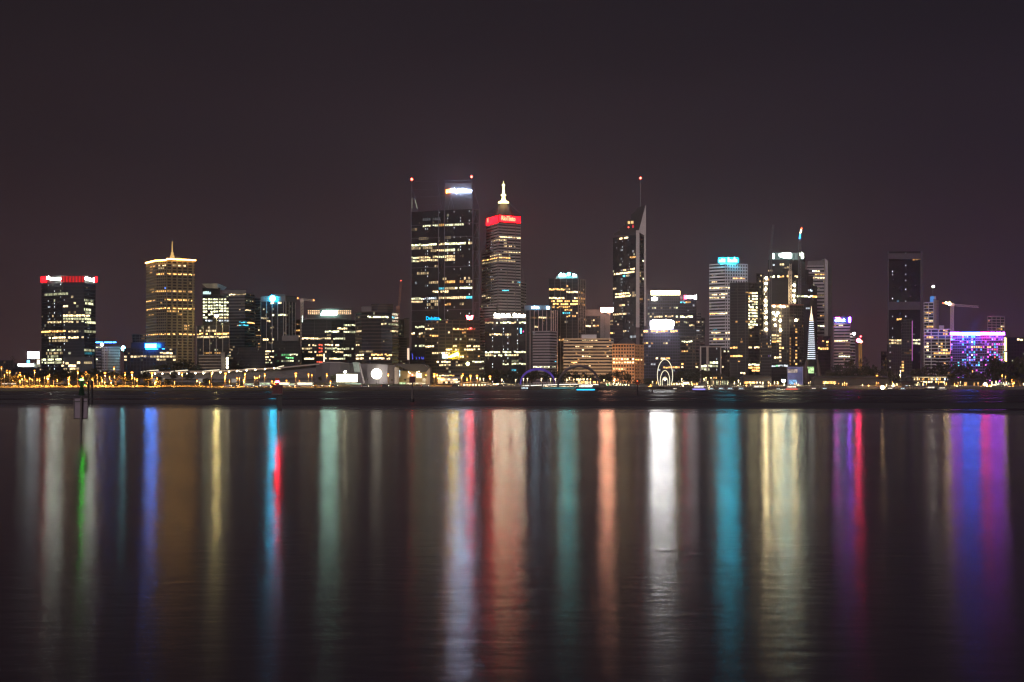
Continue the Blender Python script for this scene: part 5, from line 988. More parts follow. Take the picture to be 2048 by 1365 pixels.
def labels(items, fmt):   # items: px list, fmt with {o} ordinal phrase and {l} landmark
    lm = [min(LM, key=lambda q: abs(q[0]-p))[1] for p in items]; out = []
    for i, l in enumerate(lm):
        same = sorted(j for j in range(len(items)) if lm[j] == l); same.sort(key=lambda j: items[j]); n = len(same); k = same.index(i)
        o = '' if n == 1 else (', leftmost of %s' % n if k == 0 else ', %s of %d from left' % (ORD[k] if k < 10 else '%dth' % (k+1), n))
        out.append(fmt.format(l=l)+o)
    return out
# ------------------------------------------------------------------ street lamps
def lamp(p, y, D, rr, m, label, group, pole=STL, arm=0):
    if p < 640 and D <= 905: D = shore(p)+(48 if int(p) % 2 else 68)
    z = wz(y, D); g = max(ground(p, D), .4); X = wx(p, D); t = empty('street_lamp', (X, D, g), label, 'street lamp', group)
    wet = ground(p, D) < .3
    if z-g > 1.2 or wet:
        mb = MB(); mb.tube([(X, D+.3, -1.5 if wet else g-.2), (X, D+.3, z+rr*.3)], [.20, .11], pole, 5)
        if arm: mb.tube([(X, D+.3, z+rr*.3), (X+arm, D+.1, z+rr*.8)], .08, pole, 5)
        mb.build('pole', t)
    mb = MB(); mb.ball((X+arm, D, z), rr, m, 8, 5, .75); mb.build('lamp_head', t)
    mb = MB(); mb.cone(X+arm, D, [(z+rr*.62, rr*1.05), (z+rr*1.0, rr*.35)], pole, 8); mb.build('hood', t)
    W_ = LPW.get(m.name)
    if W_:
        ld = bpy.data.lights.new('lamp_light', 'SPOT'); ld.spot_size = math.radians(158); ld.spot_blend = .35; ld.energy = W_[0]*ENS; ld.color = W_[1]; ld.shadow_soft_size = .3
        lo = bpy.data.objects.new('lamp_light', ld); COL.objects.link(lo); lo.parent = t; lo.location = (arm, 0, z-g-rr*1.3)
    return t
ENS = 2.4; OC = (1, .41, .07); WC = (1, .80, .45)
LPW = {'sodium': (16000, OC), 'sodium_soft': (7000, OC), 'sodium_small': (3200, (1, .42, .08)), 'white_lamp': (6000, WC), 'white_lamp_soft': (1500, WC)}
SOD = emi('sodium', (1, .40, .07), 3.4, False); SODS = emi('sodium_soft', (1, .33, .04), 2.4, False); SODX = emi('sodium_small', (1, .34, .05), 2.5, False)
WLP = emi('white_lamp', (1, .82, .42), 6, False); WLS = emi('white_lamp_soft', (1, .74, .32), 3, False)
LPOLE = mat('lamp_pole_pale', (.10, .09, .07), .6)
big = [(96,753.5,860),(210,746.5,880),(264,745.5,880),(304,746.5,880),(451,747.5,880),(591.5,747.5,885),(868.5,748.5,900),(941,752,905),(954,752,908),(980,753.5,910),(1754,752,1065)]
for (p, y, D), l in zip(big, labels([b[0] for b in big], 'tall amber street lamp by {l}')): lamp(p, y, D, .82, SOD, l, 'tall amber street lamps', LPOLE)
mid = [(14,741.5,880),(19.5,743,885),(69,741.5,882),(40,746,890),(155.5,743,885),(172,744.8,886),(228,734.8,940),(250,745.8,905),(164.5,752.5,870),(137,764.3,850),(136.5,756,860),(222,762.3,852),(311.5,761.5,860),(364,746.5,885),(490,747.5,900),(487,760.5,880),(529.5,748.3,905),(573,761.5,880),(617,748.5,905),(653.5,748.3,905),(661,763,880),(776.5,748,905),(852,749.5,915),(925.5,748.3,915),(923,753,905),(3,734.5,960),(423,746.5,890),(874,749,960),(934,757,930)]
for (p, y, D), l in zip(mid, labels([b[0] for b in mid], 'small amber lamp by {l}')): lamp(p, y, D, .55, SODS, l, 'small amber street lamps', LPOLE)
wl = [(1003.5,759,930),(1083,757.5,915),(1101,757.7,915),(1047,758,920),(1031.5,760,925),(1055,757.5,920),(1139,756,925),(1133.5,759,922),(1147.5,759,922),(1158,759.5,925),(1111,758,920),(1229,758.5,985),(1227.5,766,975),(1218.5,766.7,975),(1363.5,758,1010),(1383,764.7,1005),(1408,757.3,1015),(1412,755.6,1015),(1422,756,1015),(1415.5,764,1008),(1419,772.8,992),(967,757.5,930),(1477,761,1020),(1549,766.5,1035),(1555,764,1040),(1801,742,1100),(1800.5,749.5,1090),(1787,768.5,1030),(1836,765.5,1035),(1773,769.5,1030),(1974,769,985),(1984,764.5,990),(1992,763,992),(1208,760,985),(2047,767.5,975),(960,757,925)]
for (p, y, D), l in zip(wl, labels([b[0] for b in wl], 'cream-white lamp by {l}')): lamp(p, y, D, .48, WLP if p in (1229,1801,1800.5,1477,1787,1974) else WLS, l, 'cream-white quay lamps', LPOLE)
ol = [(2004.5,750,1010),(2011,753,1010),(2024,760,1005),(2028,764.5,1000),(1945,742,1090),(1240,769,975),(1753,765,1040),(1709,764,1070),(1717,764,1070),(1725,763.5,1070),(1929,770,1005)]
for (p, y, D), l in zip(ol, labels([b[0] for b in ol], 'dim orange lamp by {l}')): lamp(p, y, D, .42, SODX, l, 'dim orange lamps on the right shore', LPOLE)
ra = random.Random(45); ax_ = sorted(ra.sample(range(4, 640, 5), 46))
for p, l in zip(ax_, labels(ax_, 'tiny park light by {l}')):
    lamp(p, ra.uniform(749, 766), shore(p)+ra.uniform(36, 110)+(0 if p % 2 else 30), ra.uniform(.26, .42), SODX, l, 'tiny park lights', LPOLE)
rq = random.Random(44); qx = sorted(rq.sample(range(1205, 2044, 4), 62))
for (p, y), l in zip([(q, rq.uniform(763.5, 771)) for q in qx], labels(qx, 'tiny warm promenade light by {l}')):
    lamp(p, y, shore(p)+rq.uniform(8, 40), rq.uniform(.22, .42), WLS if rq.random() < .5 else SODX, l, 'tiny promenade lights', LPOLE)
# the two blazing floodlights
t = lamp(1567, 762, 1035, 1.45, sgn('flood_a', (1, .92, .66), 170), 'dazzling white floodlight on a short mast in front of the lilac wall', None)
t = lamp(1765, 775, 1000, 1.35, sgn('flood_b', (1, .62, .30), 420), 'dazzling floodlight close to the water below the amber street lamp on the right', None)
t = lamp(1971-1, 768.5, 1000, 1.1, sgn('flood_c', (1, .80, .45), 50), 'bright cream floodlight on the right shore below the purple-lit block', None)
t = lamp(690, 744.5, 955, .95, sgn('flood_d', (1, .95, .62), 120), 'bright white floodlight on a mast above the huge blank billboard', None)
# ------------------------------------------------------------------ waterfront sheds and kiosks
SHD = mat('shed_dark', (.05,.045,.045), .8, .2)
def shed(label, x0, x1, ytop, D, wins, roofc=SHD, yb=None):
    B = Bld('waterfront_shed', label, 'building', (x0+x1)/2, D, 2.0)
    B.part('wall', lambda mb: mb.prism([(wx(x0,D),D),(wx(x1,D),D),(wx(x1,D),D+12),(wx(x0,D),D+12)], 2, wz(ytop+2.5,D), roofc))
    X0, X1, zt = wx(x0-1.5,D), wx(x1+1.5,D), wz(ytop,D)
    B.part('roof', lambda mb: mb.add([(X0,D-1.5,zt-1.6),(X1,D-1.5,zt-1.6),(X1,D+14,zt-1.6),(X0,D+14,zt-1.6),(X0+2,D+6,zt),(X1-2,D+6,zt)], [(3,2,1,0),(0,1,5,4),(1,2,5),(2,3,4,5),(3,0,4)], roofc))
    for k, (a, b, y0, y1, c, s_) in enumerate(wins):
        B.pbox('lit_window', a, b, y0, y1, D-.3, .3, emi('shedwin_%s_%.1f' % (c, s_), WCOL[c], s_, s_ > 2.5, .7, .9))
    return B.root
r5 = random.Random(5)
def wrow(a, b, y0, y1, step, w, cols, s0, s1, gap=.25):
    out = []; x = a
    while x < b:
        if r5.random() > gap: out.append((x, min(b, x+w*r5.uniform(.6,1)), y0, y1, r5.choice(cols), round(r5.uniform(s0, s1), 1)))
        x += step
    return out
shed('long dark-roofed restaurant shed with amber windows left of the brightest floodlight', 1487, 1543, 751, 1050, [(1488,1510,768,763.5,'a',1.8),(1496,1510,766.5,764,'w',3.0)]+wrow(1513,1540,767,764,6,2.5,'wak',1.5,3))
shed('long dark shed with warm windows below the bell tower and bank tower', 1630, 1778, 752, 1060, [(1646,1672,768,763,'a',2.2)]+wrow(1646,1672,765.5,763.5,4,2.5,'w',3,4.5)+wrow(1676,1700,769,766.5,8,3,'wa',1,2))
shed('low kiosk row with yellow-white canopies beside the ring sculpture', 1340, 1400, 764, 1010, wrow(1342,1396,770.5,766.5,5,4.4,'waaw',1.2,4.5,.15))
shed('kiosk with bright warm counter between the palm lamps, right of the ring sculpture', 1366, 1378, 761, 1003, [(1366,1378,769,764.5,'w',5.0)])
shed('dark pergola terrace with lit columns under the white grid tower', 1425, 1457, 752, 1015, wrow(1427,1444,757.5,754.5,4,3,'a',1.5,3)+wrow(1426,1457,770,762,3.6,1.6,'cwc',.6,1.8,.2))
shed('two-storey ferry pavilion with a long lit upper gallery near the dark slim tower', 1822, 1902, 751.5, 1050, [(1825,1893,755.5,754.6,'w',2.6)]+wrow(1828,1896,761,756.5,3.2,2.2,'wkaw',.5,2.2,.3)+wrow(1826,1896,766,763,5,4,'aw',1.0,4.0,.25)+[(1833,1843,767,763.5,'w',7.0)])
shed('open boat shed with glowing white interior below the ferry pavilion', 1792, 1850, 763, 1035, wrow(1792,1848,772.5,767,4.5,3.6,'cwk',.7,3,.2))
shed('small dark hipped boathouse on the quay right of the dazzling low floodlight', 1803, 1830, 763.5, 1025, [(1811,1816,777,771,'k',1.0),(1818,1820,777,771,'c',1.2)])
shed('dim building with a few orange-lit doorways under the big trees on the right shore', 1910, 1968, 756, 1040, [(1915,1918,770,765,'a',.7),(1929,1934,772,765,'a',1.4),(1947,1950,773,766,'a',.8),(1955,1958,773,765,'a',1.0)])
shed('low dark landing stage building with a glowing deck edge on the far right shore', 1982, 2024, 769, 985, [(1990,2021,768.9,768.2,'c',2.4)]+wrow(1992,2018,767,765.6,5,1.2,'kc',3,4,.2))
shed('lit terrace bar on the quay between dark arch and ring sculpture', 1152, 1200, 757, 955, wrow(1153,1186,761.5,757.5,3.4,2.6,'wwa',1.5,5,.2)+wrow(1156,1196,768,763,3,2.4,'awwa',1.5,4.5,.15))
shed('row of small lit kiosks on the island under the orange stone building', 1212, 1262, 766, 985, wrow(1214,1262,772,768.5,6,3.5,'acgw',.8,2.5,.35))
shed('kiosk row with bright counters left of the violet arch', 985, 1030, 767, 925, wrow(986,1002,770,767.5,4,3.6,'w',3,5,.1)+wrow(1003,1028,771,768.5,6,5,'aw',.5,1.2,.2))
shed('low picnic shelter with a glowing white roof edge on the far left shore', 8, 12, 769, 820, [])
mb = MB(); mb.box(wx(4,818), wx(31,818), 818, 818.6, wz(768.8,818), wz(767.2,818), emi('shelter_edge', (1,.82,.62), 1.3, True)); mb.box(wx(4,819), wx(31,819), 818.7, 822, wz(768.8,818)+.05, wz(767.2,818)-.05, STL)
for p in (10, 13, 26): mb.tube([(wx(p,820),820,1.5), (wx(p,820),820,wz(768,820))], .25, STL)
tag(mb.build('shelter_canopy'), 'flat canopy with a thin white light along its edge at the far left shore', 'canopy')
for lb, x0, x1, yt, D in (('small gabled amber-lit riverside pavilion left of the green beacon marker', 108, 128, 764, 868),('small amber-lit kiosk with pale walls right of the green beacon marker', 201, 216, 761, 872)):
    shed(lb, x0, x1, yt, D, [], BEI)
simple('low_house', 'low hillside houses with tiny white lights at the far left, behind the street lamps', 'building', 24, 84, 736, 1150, 7, 7, core=SHD, frac=.3, rnd=.25, rc='wa', rl=(1,2), depth=20).finish()
# ------------------------------------------------------------------ jetties, boats
def jetty(x0, x1, D, y, label):
    B = Bld('jetty', label, 'jetty', (x0+x1)/2, D, 0)
    z = wz(y, D); B.part('deck', lambda mb: mb.box(wx(x0,D), wx(x1,D), D, D+4, z-.35, z, CON2))
    def piles(mb):
        p = x0+1
        while p < x1: mb.tube([(wx(p,D), D-.3, -2), (wx(p,D), D-.3, z+.9)], .18, SHD, 5); p += 5.5
    B.part('pile', piles)
jetty(1315, 1400, 965, 773.5, 'timber jetty with slim piles in front of the ring sculpture')
jetty(1640, 1700, 1000, 775, 'pale jetty on short white posts left of the low dazzling floodlight')
jetty(1755, 1900, 985, 774.5, 'long jetty in front of the boat shed on the right')
jetty(1400, 1560, 970, 774.5, 'long boat jetty below the white grid tower and lilac wall')
HULL = mat('boat_white', (.6,.6,.62), .4); HULD = mat('boat_dark', (.05,.05,.07), .4)
def boat(x0, x1, D, hull, cab, glow, label, cyan=None):
    xc = (x0+x1)/2; L = (x1-x0)/FPX*D; X = wx(xc, D); t = empty('ferry_boat' if L > 8 else 'moored_boat', (X, D, 0), label, 'boat')
    mb = MB(); w = min(3.2, L*.2); h = min(1.5, L*.12)
    prof = [(-.5,.9,1),(-.3,1,1),(.25,1,1),(.42,.6,1.05),(.5,.04,1.15)]; vs = []; fs = []
    for a, b, hz in prof: vs += [(X+a*L*.94,D-w*b*.6,-.3),(X+a*L*.94,D+w*b*.6,-.3),(X+a*L,D+w*b,h*hz),(X+a*L,D-w*b,h*hz)]
    for i in range(4):
        for k in range(4): fs.append((i*4+k, i*4+(k+1) % 4, (i+1)*4+(k+1) % 4, (i+1)*4+k))
    fs += [(3,2,1,0), (16,17,18,19)]; mb.add(vs, fs, hull); mb.build('hull', t)
    mb = MB(); z1 = h+min(2.6, L*.16); mb.box(X-L*.38, X+L*.22, D-w*.8, D+w*.8, h, z1, cab); mb.build('cabin', t)
    mb = MB(); mb.box(X-L*.42, X+L*.27, D-w*.9, D+w*.9, z1, z1+.2, HULL); mb.build('cabin_roof', t)
    mb = MB(); mb.box(X-L*.36, X+L*.20, D-w*.8-.06, D-w*.8-.02, h+(z1-h)*.3, h+(z1-h)*.85, glow); mb.build('window', t)
    if cyan: mb = MB(); mb.box(X-L*.48, X+L*.30, D-w-.12, D-w-.04, .15, .75, cyan); mb.build('light_strip', t)
    mb = MB(); mb.tube([(X-L*.1,D,z1+.2), (X-L*.1,D,z1+1.8)], .07, STL, 5); mb.build('mast', t); return t
boat(1152, 1198, 850, HULD, mat('ferry_cabin', (.4,.38,.36), .5), emi('ferry_windows', (1,.88,.7), 2.6, True, .8, .8), 'ferry with a glowing cyan stripe along its hull under the dark footbridge arch', emi('cyan_strip', (.02,.55,.95), 3.0, True))
gw = emi('boat_win', (1,.85,.6), 1.4, False, .6, 1.2); gc = emi('boat_win_cool', (.7,.95,1), 1.2, False, .6, 1.2)
r6 = random.Random(6)
bl = [(1040,1062,860),(1384,1416,900),(1418,1430,930),(1436,1450,935),(1454,1468,930),(1476,1490,928),(1503,1536,925),(1552,1562,940),(1570,1600,935),(1622,1634,955),(1644,1656,960),(1774,1788,950),(1800,1812,955),(1852,1874,945),(1876,1894,950),(1345,1356,935)]
for (a, b, D), l in zip(bl, labels([(q[0]+q[1])/2 for q in bl], 'moored boat below {l}')): boat(a, b, D, HULL if r6.random() < .6 else HULD, HULL, gw if r6.random() < .6 else gc, l, emi('boat_red_strip', (1,.15,.08), 1.2, False) if a == 1570 else (emi('boat_violet', (.3,.25,1), 1.6, True) if a == 1384 else None))
# ------------------------------------------------------------------ vehicles on the foreshore road
CP = []
def vehicle(x, D, L, H, body, lit, label, name='parked_van', rot=0):
    g = ground(x, D)+.04; X = wx(x, D); t = empty(name, (X, D, g), label, 'van' if 'van' in name else ('bus' if 'bus' in name else 'car'), 'vehicles along the foreshore road')
    mb = MB(); hb = H*.55 if name == 'parked_car' else H
    mb.prism([(X-L/2,D-.9),(X+L/2,D-.9),(X+L/2,D+.9),(X-L/2,D+.9)], g+.35, g+hb, body)
    if name == 'parked_car': mb.add([(X-L*.32,D-.8,g+hb),(X+L*.30,D-.8,g+hb),(X+L*.30,D+.8,g+hb),(X-L*.32,D+.8,g+hb),(X-L*.2,D-.7,g+H),(X+L*.18,D-.7,g+H),(X+L*.18,D+.7,g+H),(X-L*.2,D+.7,g+H)], [(4,5,6,7),(0,1,5,4),(1,2,6,5),(2,3,7,6),(3,0,4,7)], GL)
    mb.build('body', t)
    for a in (-.32, .32):
        for d in (-.88, .88):
            mb = MB(); mb.tube([(X+a*L,D+d-.1,g+.34),(X+a*L,D+d+.1,g+.34)], .34, BLK, 8); mb.build('wheel', t)
    if name != 'parked_car': mb = MB(); mb.box(X-L*.42, X+L*.45, D-.96, D-.92, g+H*.5, g+H*.82, lit); mb.build('window', t)
    for sgn_, m in ((1, emi('headlight', (1,.9,.7), 9, True)), (-1, emi('taillight', (1,.05,.03), 5, True))):
        for d in (-.7, .7): mb = MB(); mb.box(X+sgn_*L/2-.06, X+sgn_*L/2+.06, D+d-.2, D+d+.2, g+.6, g+.85, m); mb.build('headlight' if sgn_ > 0 else 'taillight', t)
VW = mat('van_white', (.65,.66,.6), .5); VD = mat('car_dark', (.06,.06,.08), .3)
vl = emi('vehicle_win', (.8,1,.6), .8, False, .6, 1); vh = emi('bus_win', (1,.9,.6), 2.2, True, .5, .6)
vv = [(498,'parked_van',5.5,2.4,VW,vl),(513,'parked_car',4.4,1.5,VW,vl),(530,'parked_van',6.5,2.9,VW,vl),(568,'parked_van',6.5,3.0,VW,vh),(581,'parked_van',5.5,2.4,VW,vl),(610,'city_bus',10,3.0,VW,vh),(637,'parked_car',4.4,1.5,VW,vl),(652,'parked_car',4.5,1.5,VW,vl),(668,'parked_car',4.4,1.5,VD,vl),(455,'parked_car',4.4,1.5,VW,vl),(469,'parked_car',4.3,1.5,VD,vl),(730,'parked_car',4.4,1.5,VW,vl),(770,'parked_car',4.4,1.5,VD,vl),(850,'parked_car',4.5,1.5,VW,vl),(910,'parked_car',4.4,1.5,VD,vl),(975,'parked_car',4.4,1.5,VW,vl),(1000,'parked_car',4.4,1.5,VD,vl)]
NM = {'parked_van': 'white van', 'parked_car': 'car', 'city_bus': 'long bus with lit windows'}
ls = labels([q[0] for q in vv], '{l}')
seen_v = {}
for q, l in zip(vv, ls):
    nm = ('dark ' if q[4] is VD else 'pale ' if q[1] == 'parked_car' else '')+NM[q[1]]
    vehicle(q[0], shore(q[0])+40 if q[0] < 700 else shore(q[0])+10, q[2], q[3], q[4], q[5], '%s on road by %s' % (nm, l), q[1])
# ------------------------------------------------------------------ trees
LEAF = mat('foliage', (.034, .037, .017), .9, .5, .9); LEAF2 = mat('foliage_olive', (.050, .047, .021), .9, .5, .9); BARK = mat('bark', (.10, .075, .055), .9, .3, 2)
PALMG = mat('palm_frond', (.10, .10, .04), .85, .4, 1.5)
def tree_proto(seed, Wd, H, m, n=46, leaves=26):
    r = random.Random(seed); t = empty('broadleaf_tree', (0,0,0), 'x', 'tree')
    mb = MB(); th = H*.35
    mb.tube([(0,0,-.5), (r.uniform(-.2,.2),0,th*.6), (r.uniform(-.3,.3),r.uniform(-.3,.3),th*1.3)], [H*.035, H*.027, H*.018], BARK, 6)
    for k in range(5):
        a = r.uniform(0, 6.28); q = Wd*.36; mb.tube([(0,0,th*r.uniform(.7,1.2)), (q*.5*math.cos(a), q*.5*math.sin(a), H*.5), (q*math.cos(a), q*math.sin(a), H*r.uniform(.6,.8))], [H*.016, H*.012, H*.005], BARK, 5)
    mb.build('trunk', t); mb = MB()
    for c in range(n):
        a = r.uniform(0, 6.28); u = r.random()**.6; v = r.uniform(-1, 1); cx, cy = Wd*.42*u*math.cos(a), Wd*.42*u*math.sin(a); cz = H*.64+H*.32*v*math.sqrt(max(0, 1-u*u*.8))
        cr = Wd*r.uniform(.07, .15)
        for l in range(leaves):
            d = Vector((r.gauss(0,1), r.gauss(0,1), r.gauss(0,.7))).normalized()*cr*r.random()**.35; p = Vector((cx,cy,cz))+d; s = r.uniform(.18, .42)*Wd/10
            u1 = Vector((r.gauss(0,1), r.gauss(0,1), r.gauss(0,1))).normalized()*s; u2 = u1.cross(Vector((r.gauss(0,1), r.gauss(0,1), r.gauss(0,1)))).normalized()*s*.8
            mb.add([p-u1, p-u2, p+u1, p+u2], [(0,1,2,3)], m)
    mb.build('crown', t); return t
def palm_proto(seed, H):
    r = random.Random(seed); t = empty('palm_tree', (0,0,0), 'x', 'palm tree'); mb = MB()
    mb.tube([(0,0,-.5), (.15,0,H*.5), (.05,0,H*.86)], [.28,.2,.17], BARK, 6); mb.build('trunk', t); mb = MB()
    for k in range(30):
        a = 6.283*k/30*2.4+r.uniform(-.2,.2); el = r.uniform(-.5, 1.2); L = H*.27*r.uniform(.8,1.15); c = Vector((.05,0,H*.86)); pr = None
        for j in range(6):
            f = j/5; e = el-f*f*1.9; q = c+Vector((math.cos(a)*math.cos(e), math.sin(a)*math.cos(e), math.sin(e)))*L/5*(1 if j else 0)
            w = H*.028*math.sin(math.pi*min(.95, .12+f*.85)); sd = Vector((-math.sin(a), math.cos(a), -.5)).normalized()*w
            cur = (q-sd, q+sd); c = q
            if pr: mb.add([pr[0], pr[1], cur[1], cur[0]], [(0,1,2,3)], PALMG)
            pr = cur
    mb.build('crown', t); return t
protos = [tree_proto(1, 10, 10, LEAF), tree_proto(2, 12, 9.5, LEAF), tree_proto(3, 9, 11, LEAF2), tree_proto(4, 13, 9, LEAF2, 56)]
conifer = tree_proto(8, 5, 12, LEAF, 40)
palms = [palm_proto(11, 8), palm_proto(12, 8)]
dims = [(10,10), (12,9.5), (9,11), (13,9)]
used = set()
def put(proto, p, D, w, h, label, group, dim, wsc=None):
    g = max(ground(p, D), 1.0); r = random.Random(int(p*7+D)); loc = (wx(p, D), D, g)
    k = (w/dim[0] if w else h/dim[1]); sc = (k, k, h/dim[1])
    if id(proto) not in used: used.add(id(proto)); o = proto; o.location = loc; o.scale = sc; o.rotation_euler = (0,0,r.uniform(0,6.28))
    else: o = copy_tree(proto, loc, sc, r.uniform(0, 6.28))
    o['label'] = label; o['group'] = group; return o
# (px, top y, width px, D)
TL = [(12,752,22,900),(33,750,26,905),(52,742,20,925),(78,744,26,905),(104,737,30,930),(118,748,22,900),(133,736,30,935),(150,740,26,905),(172,742,22,898),(186,735,26,960),(200,742,26,890),(216,738,24,960),(232,741,28,900),(250,744,24,905),(274,750,26,890),(290,741,30,990),(297,752,22,885),(318,752,18,900),(334,757,18,905),(347,741,14,1005),(375,742,16,1010),(318,728,44,1120),(345,721,50,1140),(372,719,44,1150),(392,728,30,1130),(382,746,14,1000),(412,756,14,900),(420,757,13,890),(683,742,22,975),(668,750,18,960),(640,752,9,960),
 (975,744,34,985),(998,739,36,1000),(1020,742,34,990),(1046,744,36,990),(1068,741,30,995),(1092,741,34,1000),(1112,738,26,1010),(1128,742,26,990),(1147,741,34,1010),(1166,746,28,1000),(1185,748,24,1000),(1206,750,22,1010),(1218,744,22,1040),(1240,739,34,1050),(1256,747,20,1035),(1275,758,18,1010),(1294,755,20,1030),(1312,756,18,1030),(1298,765,16,1000),(1345,746,28,1060),(1365,741,34,1080),(1390,738,38,1090),(1415,742,34,1085),(1438,745,28,1070),(1462,752,22,1060),(1350,757,16,1020),(1396,760,14,1015),
 (1656,742,26,1110),(1672,728,34,1150),(1690,732,34,1130),(1700,720,26,1200),(1718,735,34,1120),(1740,728,36,1140),(1758,738,30,1110),(1776,742,30,1100),(1790,752,22,1060),(1835,738,30,1110),(1856,728,36,1120),(1882,724,34,1130),(1905,722,38,1110),(1930,726,34,1100),(1949,744,22,1085),(1964,746,24,1085),(1984,708,40,1080),(2006,718,44,1070),(2030,722,44,1060),(2050,712,44,1050),(1992,744,30,1040),(2016,748,30,1030),(1944,752,20,1045),(1905,748,26,1050),(2040,755,30,1010)]
for i, ((p, y, w, D), l) in enumerate(zip(TL, labels([q[0] for q in TL], 'leafy tree by {l}'))):
    if p < 640 and D <= 910: D = shore(p)+62+(i*7) % 25
    k = R.randrange(4); g = max(ground(p, D), 1.0); h = wz(y, D)-g
    put(protos[k], p, D, w/FPX*D*1.06, h, ('dark ' if D > 1000 else 'leafy ' if 0 else 'low ')+l, 'leafy trees along the waterfront', dims[k])
for (p, y, D), l in zip([(25,711,1450),(1727,712,1250),(347,744,990),(1770,712,1240)], ('dark pointed conifer on the skyline at the far left','dark round-headed tree on the skyline right of the amber crane mast','slim dark tree in front of the gold-corniced tower','pointed dark tree left of the plain slab tower')):
    put(conifer, p, D, 5.5 if p != 1727 else 11, wz(y, D)-4, l, None, (5,12)) ; 
PL = [(25,753,880),(2,753,880),(52,755,885),(79,753,872),(107,753,872),(155,757,865),(246.5,757,870),(329,758,868),(342,757,880),(757,760,945),(767,768,935),(784,758.5,945),(702,760,940),(729,757,950),(735,757,955),(810,757.5,950),(890,769,940),(905,768,935),(930,768,938),(945,767,938),(957,768,938),(968,767,938),(978,768,938),(1014,756,935),(1126,758,940),(1187,754,990),(1430,758,1010),(1445,757,1010),(203,752,878),(187,750,880)]
for (p, y, D), l in zip(PL, labels([q[0] for q in PL], 'small palm tree by {l}')):
    if p < 640: D = shore(p)+(70 if int(p) % 2 else 52)
    g = max(ground(p, D), 1.0); put(palms[int(p) % 2], p, D, None, max(2.2, wz(y, D)-g), l, 'palms along the waterfront', (8,8))
bush = tree_proto(9, 3, 2.2, LEAF, 16, 20); bush.name = 'shrub'; bush['category'] = 'shrub'
BS = [(15,774,815),(60,775,812),(85,773,820),(118,774,808),(124,775,806),(148,774,812),(178,774,815),(231,774,815),(262,774,822),(284,773,812),(292,771,808),(886,770,945),(898,770,945),(909,770,945),(919,770,945),(983,770,930),(1290,766,1000),(1270,768,995),(1460,770,1000)]
for (p, y, D), l in zip(BS, labels([q[0] for q in BS], 'low shrub by {l}')):
    put(bush, p, D, 5.2 if p < 300 else 3.6, 2.1 if p < 300 else 2.8, l, 'low shrubs near the water', (3,2.2))
# hedge line of posts on the left lawn
bo = []
for i, p in enumerate([317, 321, 329, 333, 350, 357, 386, 389, 402]): bo.append(p)
for p, l in zip(bo, labels(bo, 'pale lawn post by {l}')):
    mb = MB(); D = 845; g = ground(p, D); mb.tube([(wx(p,D),D,g-.2), (wx(p,D),D,g+2.6)], .14, LPOLE, 6); mb.ball((wx(p,D),D,g+2.65), .2, LPOLE, 6, 4); o = mb.build('lawn_post'); tag(o, l, 'post', 'posts on the lawn')
# ------------------------------------------------------------------ river markers
def marker(label, x, D, name='channel_marker'): return Bld(name, label, 'channel marker', x, D, 0)
PST = mat('marker_pole', (.10,.085,.085), .6, .2, 3); PLT = mat('marker_plate', (.16,.125,.16), .5, .2, 2)
B = marker('slim river marker with grey square board, dark lattice cone and green lamps on the left', 161.5, 100)
P = lambda x, y, D: (wx(x,D), D, wz(y,D))
B.part('pole', lambda mb: mb.tube([(wx(161,100),100,-1.5), P(161.5,882,100), P(163,795,100)], .088, PST, 10))
B.part('board', lambda mb: (mb.box(wx(147.2,100), wx(174.6,100), 100.1, 100.14, wz(838.3,100), wz(797.5,100), PLT)))
B.part('board_frame', lambda mb: (mb.box(wx(147,100), wx(175,100), 100.06, 100.18, wz(838.6,100), wz(836.6,100), BLK), mb.box(wx(147,100), wx(175,100), 100.06, 100.18, wz(804.5,100), wz(803,100), BLK), mb.box(wx(146.6,100), wx(148,100), 100.05, 100.19, wz(838.6,100), wz(797,100), PST), mb.box(wx(173.6,100), wx(175,100), 100.05, 100.19, wz(838.6,100), wz(797,100), PST)))
CNM = mat('topmark_green', (.02,.05,.03), .5)
def cone(mb):
    n = 12; D = 100
    for k in range(n):
        a = 6.283*k/n; x, y = math.cos(a), math.sin(a); mb.tube([(wx(163,D)+.20*x, D+.20*y, wz(791,D)), (wx(163.3,D)+.03*x, D+.03*y, wz(763,D))], .022, CNM, 4)
    for y_, r_ in ((791,.21),(784,.165),(776,.115),(769,.07)): mb.tube([(wx(163.1,D)+r_*math.cos(6.283*k/16), D+r_*math.sin(6.283*k/16), wz(y_,D)) for k in range(17)], .018, CNM, 4)
    mb.cone(wx(163.1,D), D, [(wz(790,D),.15),(wz(764,D),.03)], CNM, 10)
B.part('topmark', cone)
GRN = sgn('marker_green', (.06, 1, .04), 48)
B.part('lamp', lambda mb: mb.tube([(wx(160.5,100),99.97,wz(759.7,100)), (wx(166.8,100),99.97,wz(759.7,100))], .05, GRN, 8)); B.part('lamp_housing', lambda mb: mb.box(wx(161.5,100), wx(166,100), 99.95, 100.05, wz(763.5,100), wz(761.5,100), BLK))
B.part('lamp', lambda mb: mb.ball((wx(169.6,100),100,wz(770.6,100)), .038, sgn('marker_green_soft', (.15, 1, .10), 8))); B.part('lamp_arm', lambda mb: mb.tube([P(164,772,100), P(169.6,772,100)], .012, BLK, 4))
B.part('small_light', lambda mb: mb.ball((wx(150,100),99.95,wz(790.5,100)), .02, emi('dim_dot', (.8,.8,1), .8, False)))
B = marker('river marker with dark red square can, narrow board and glowing red lamp', 556, 114)
B.part('pole', lambda mb: mb.tube([(wx(557.5,114),114,-1.5), P(557.2,869,114), P(556.5,822,114)], .075, mat('marker_pole_pale', (.40,.31,.29), .6, .2, 3), 10))
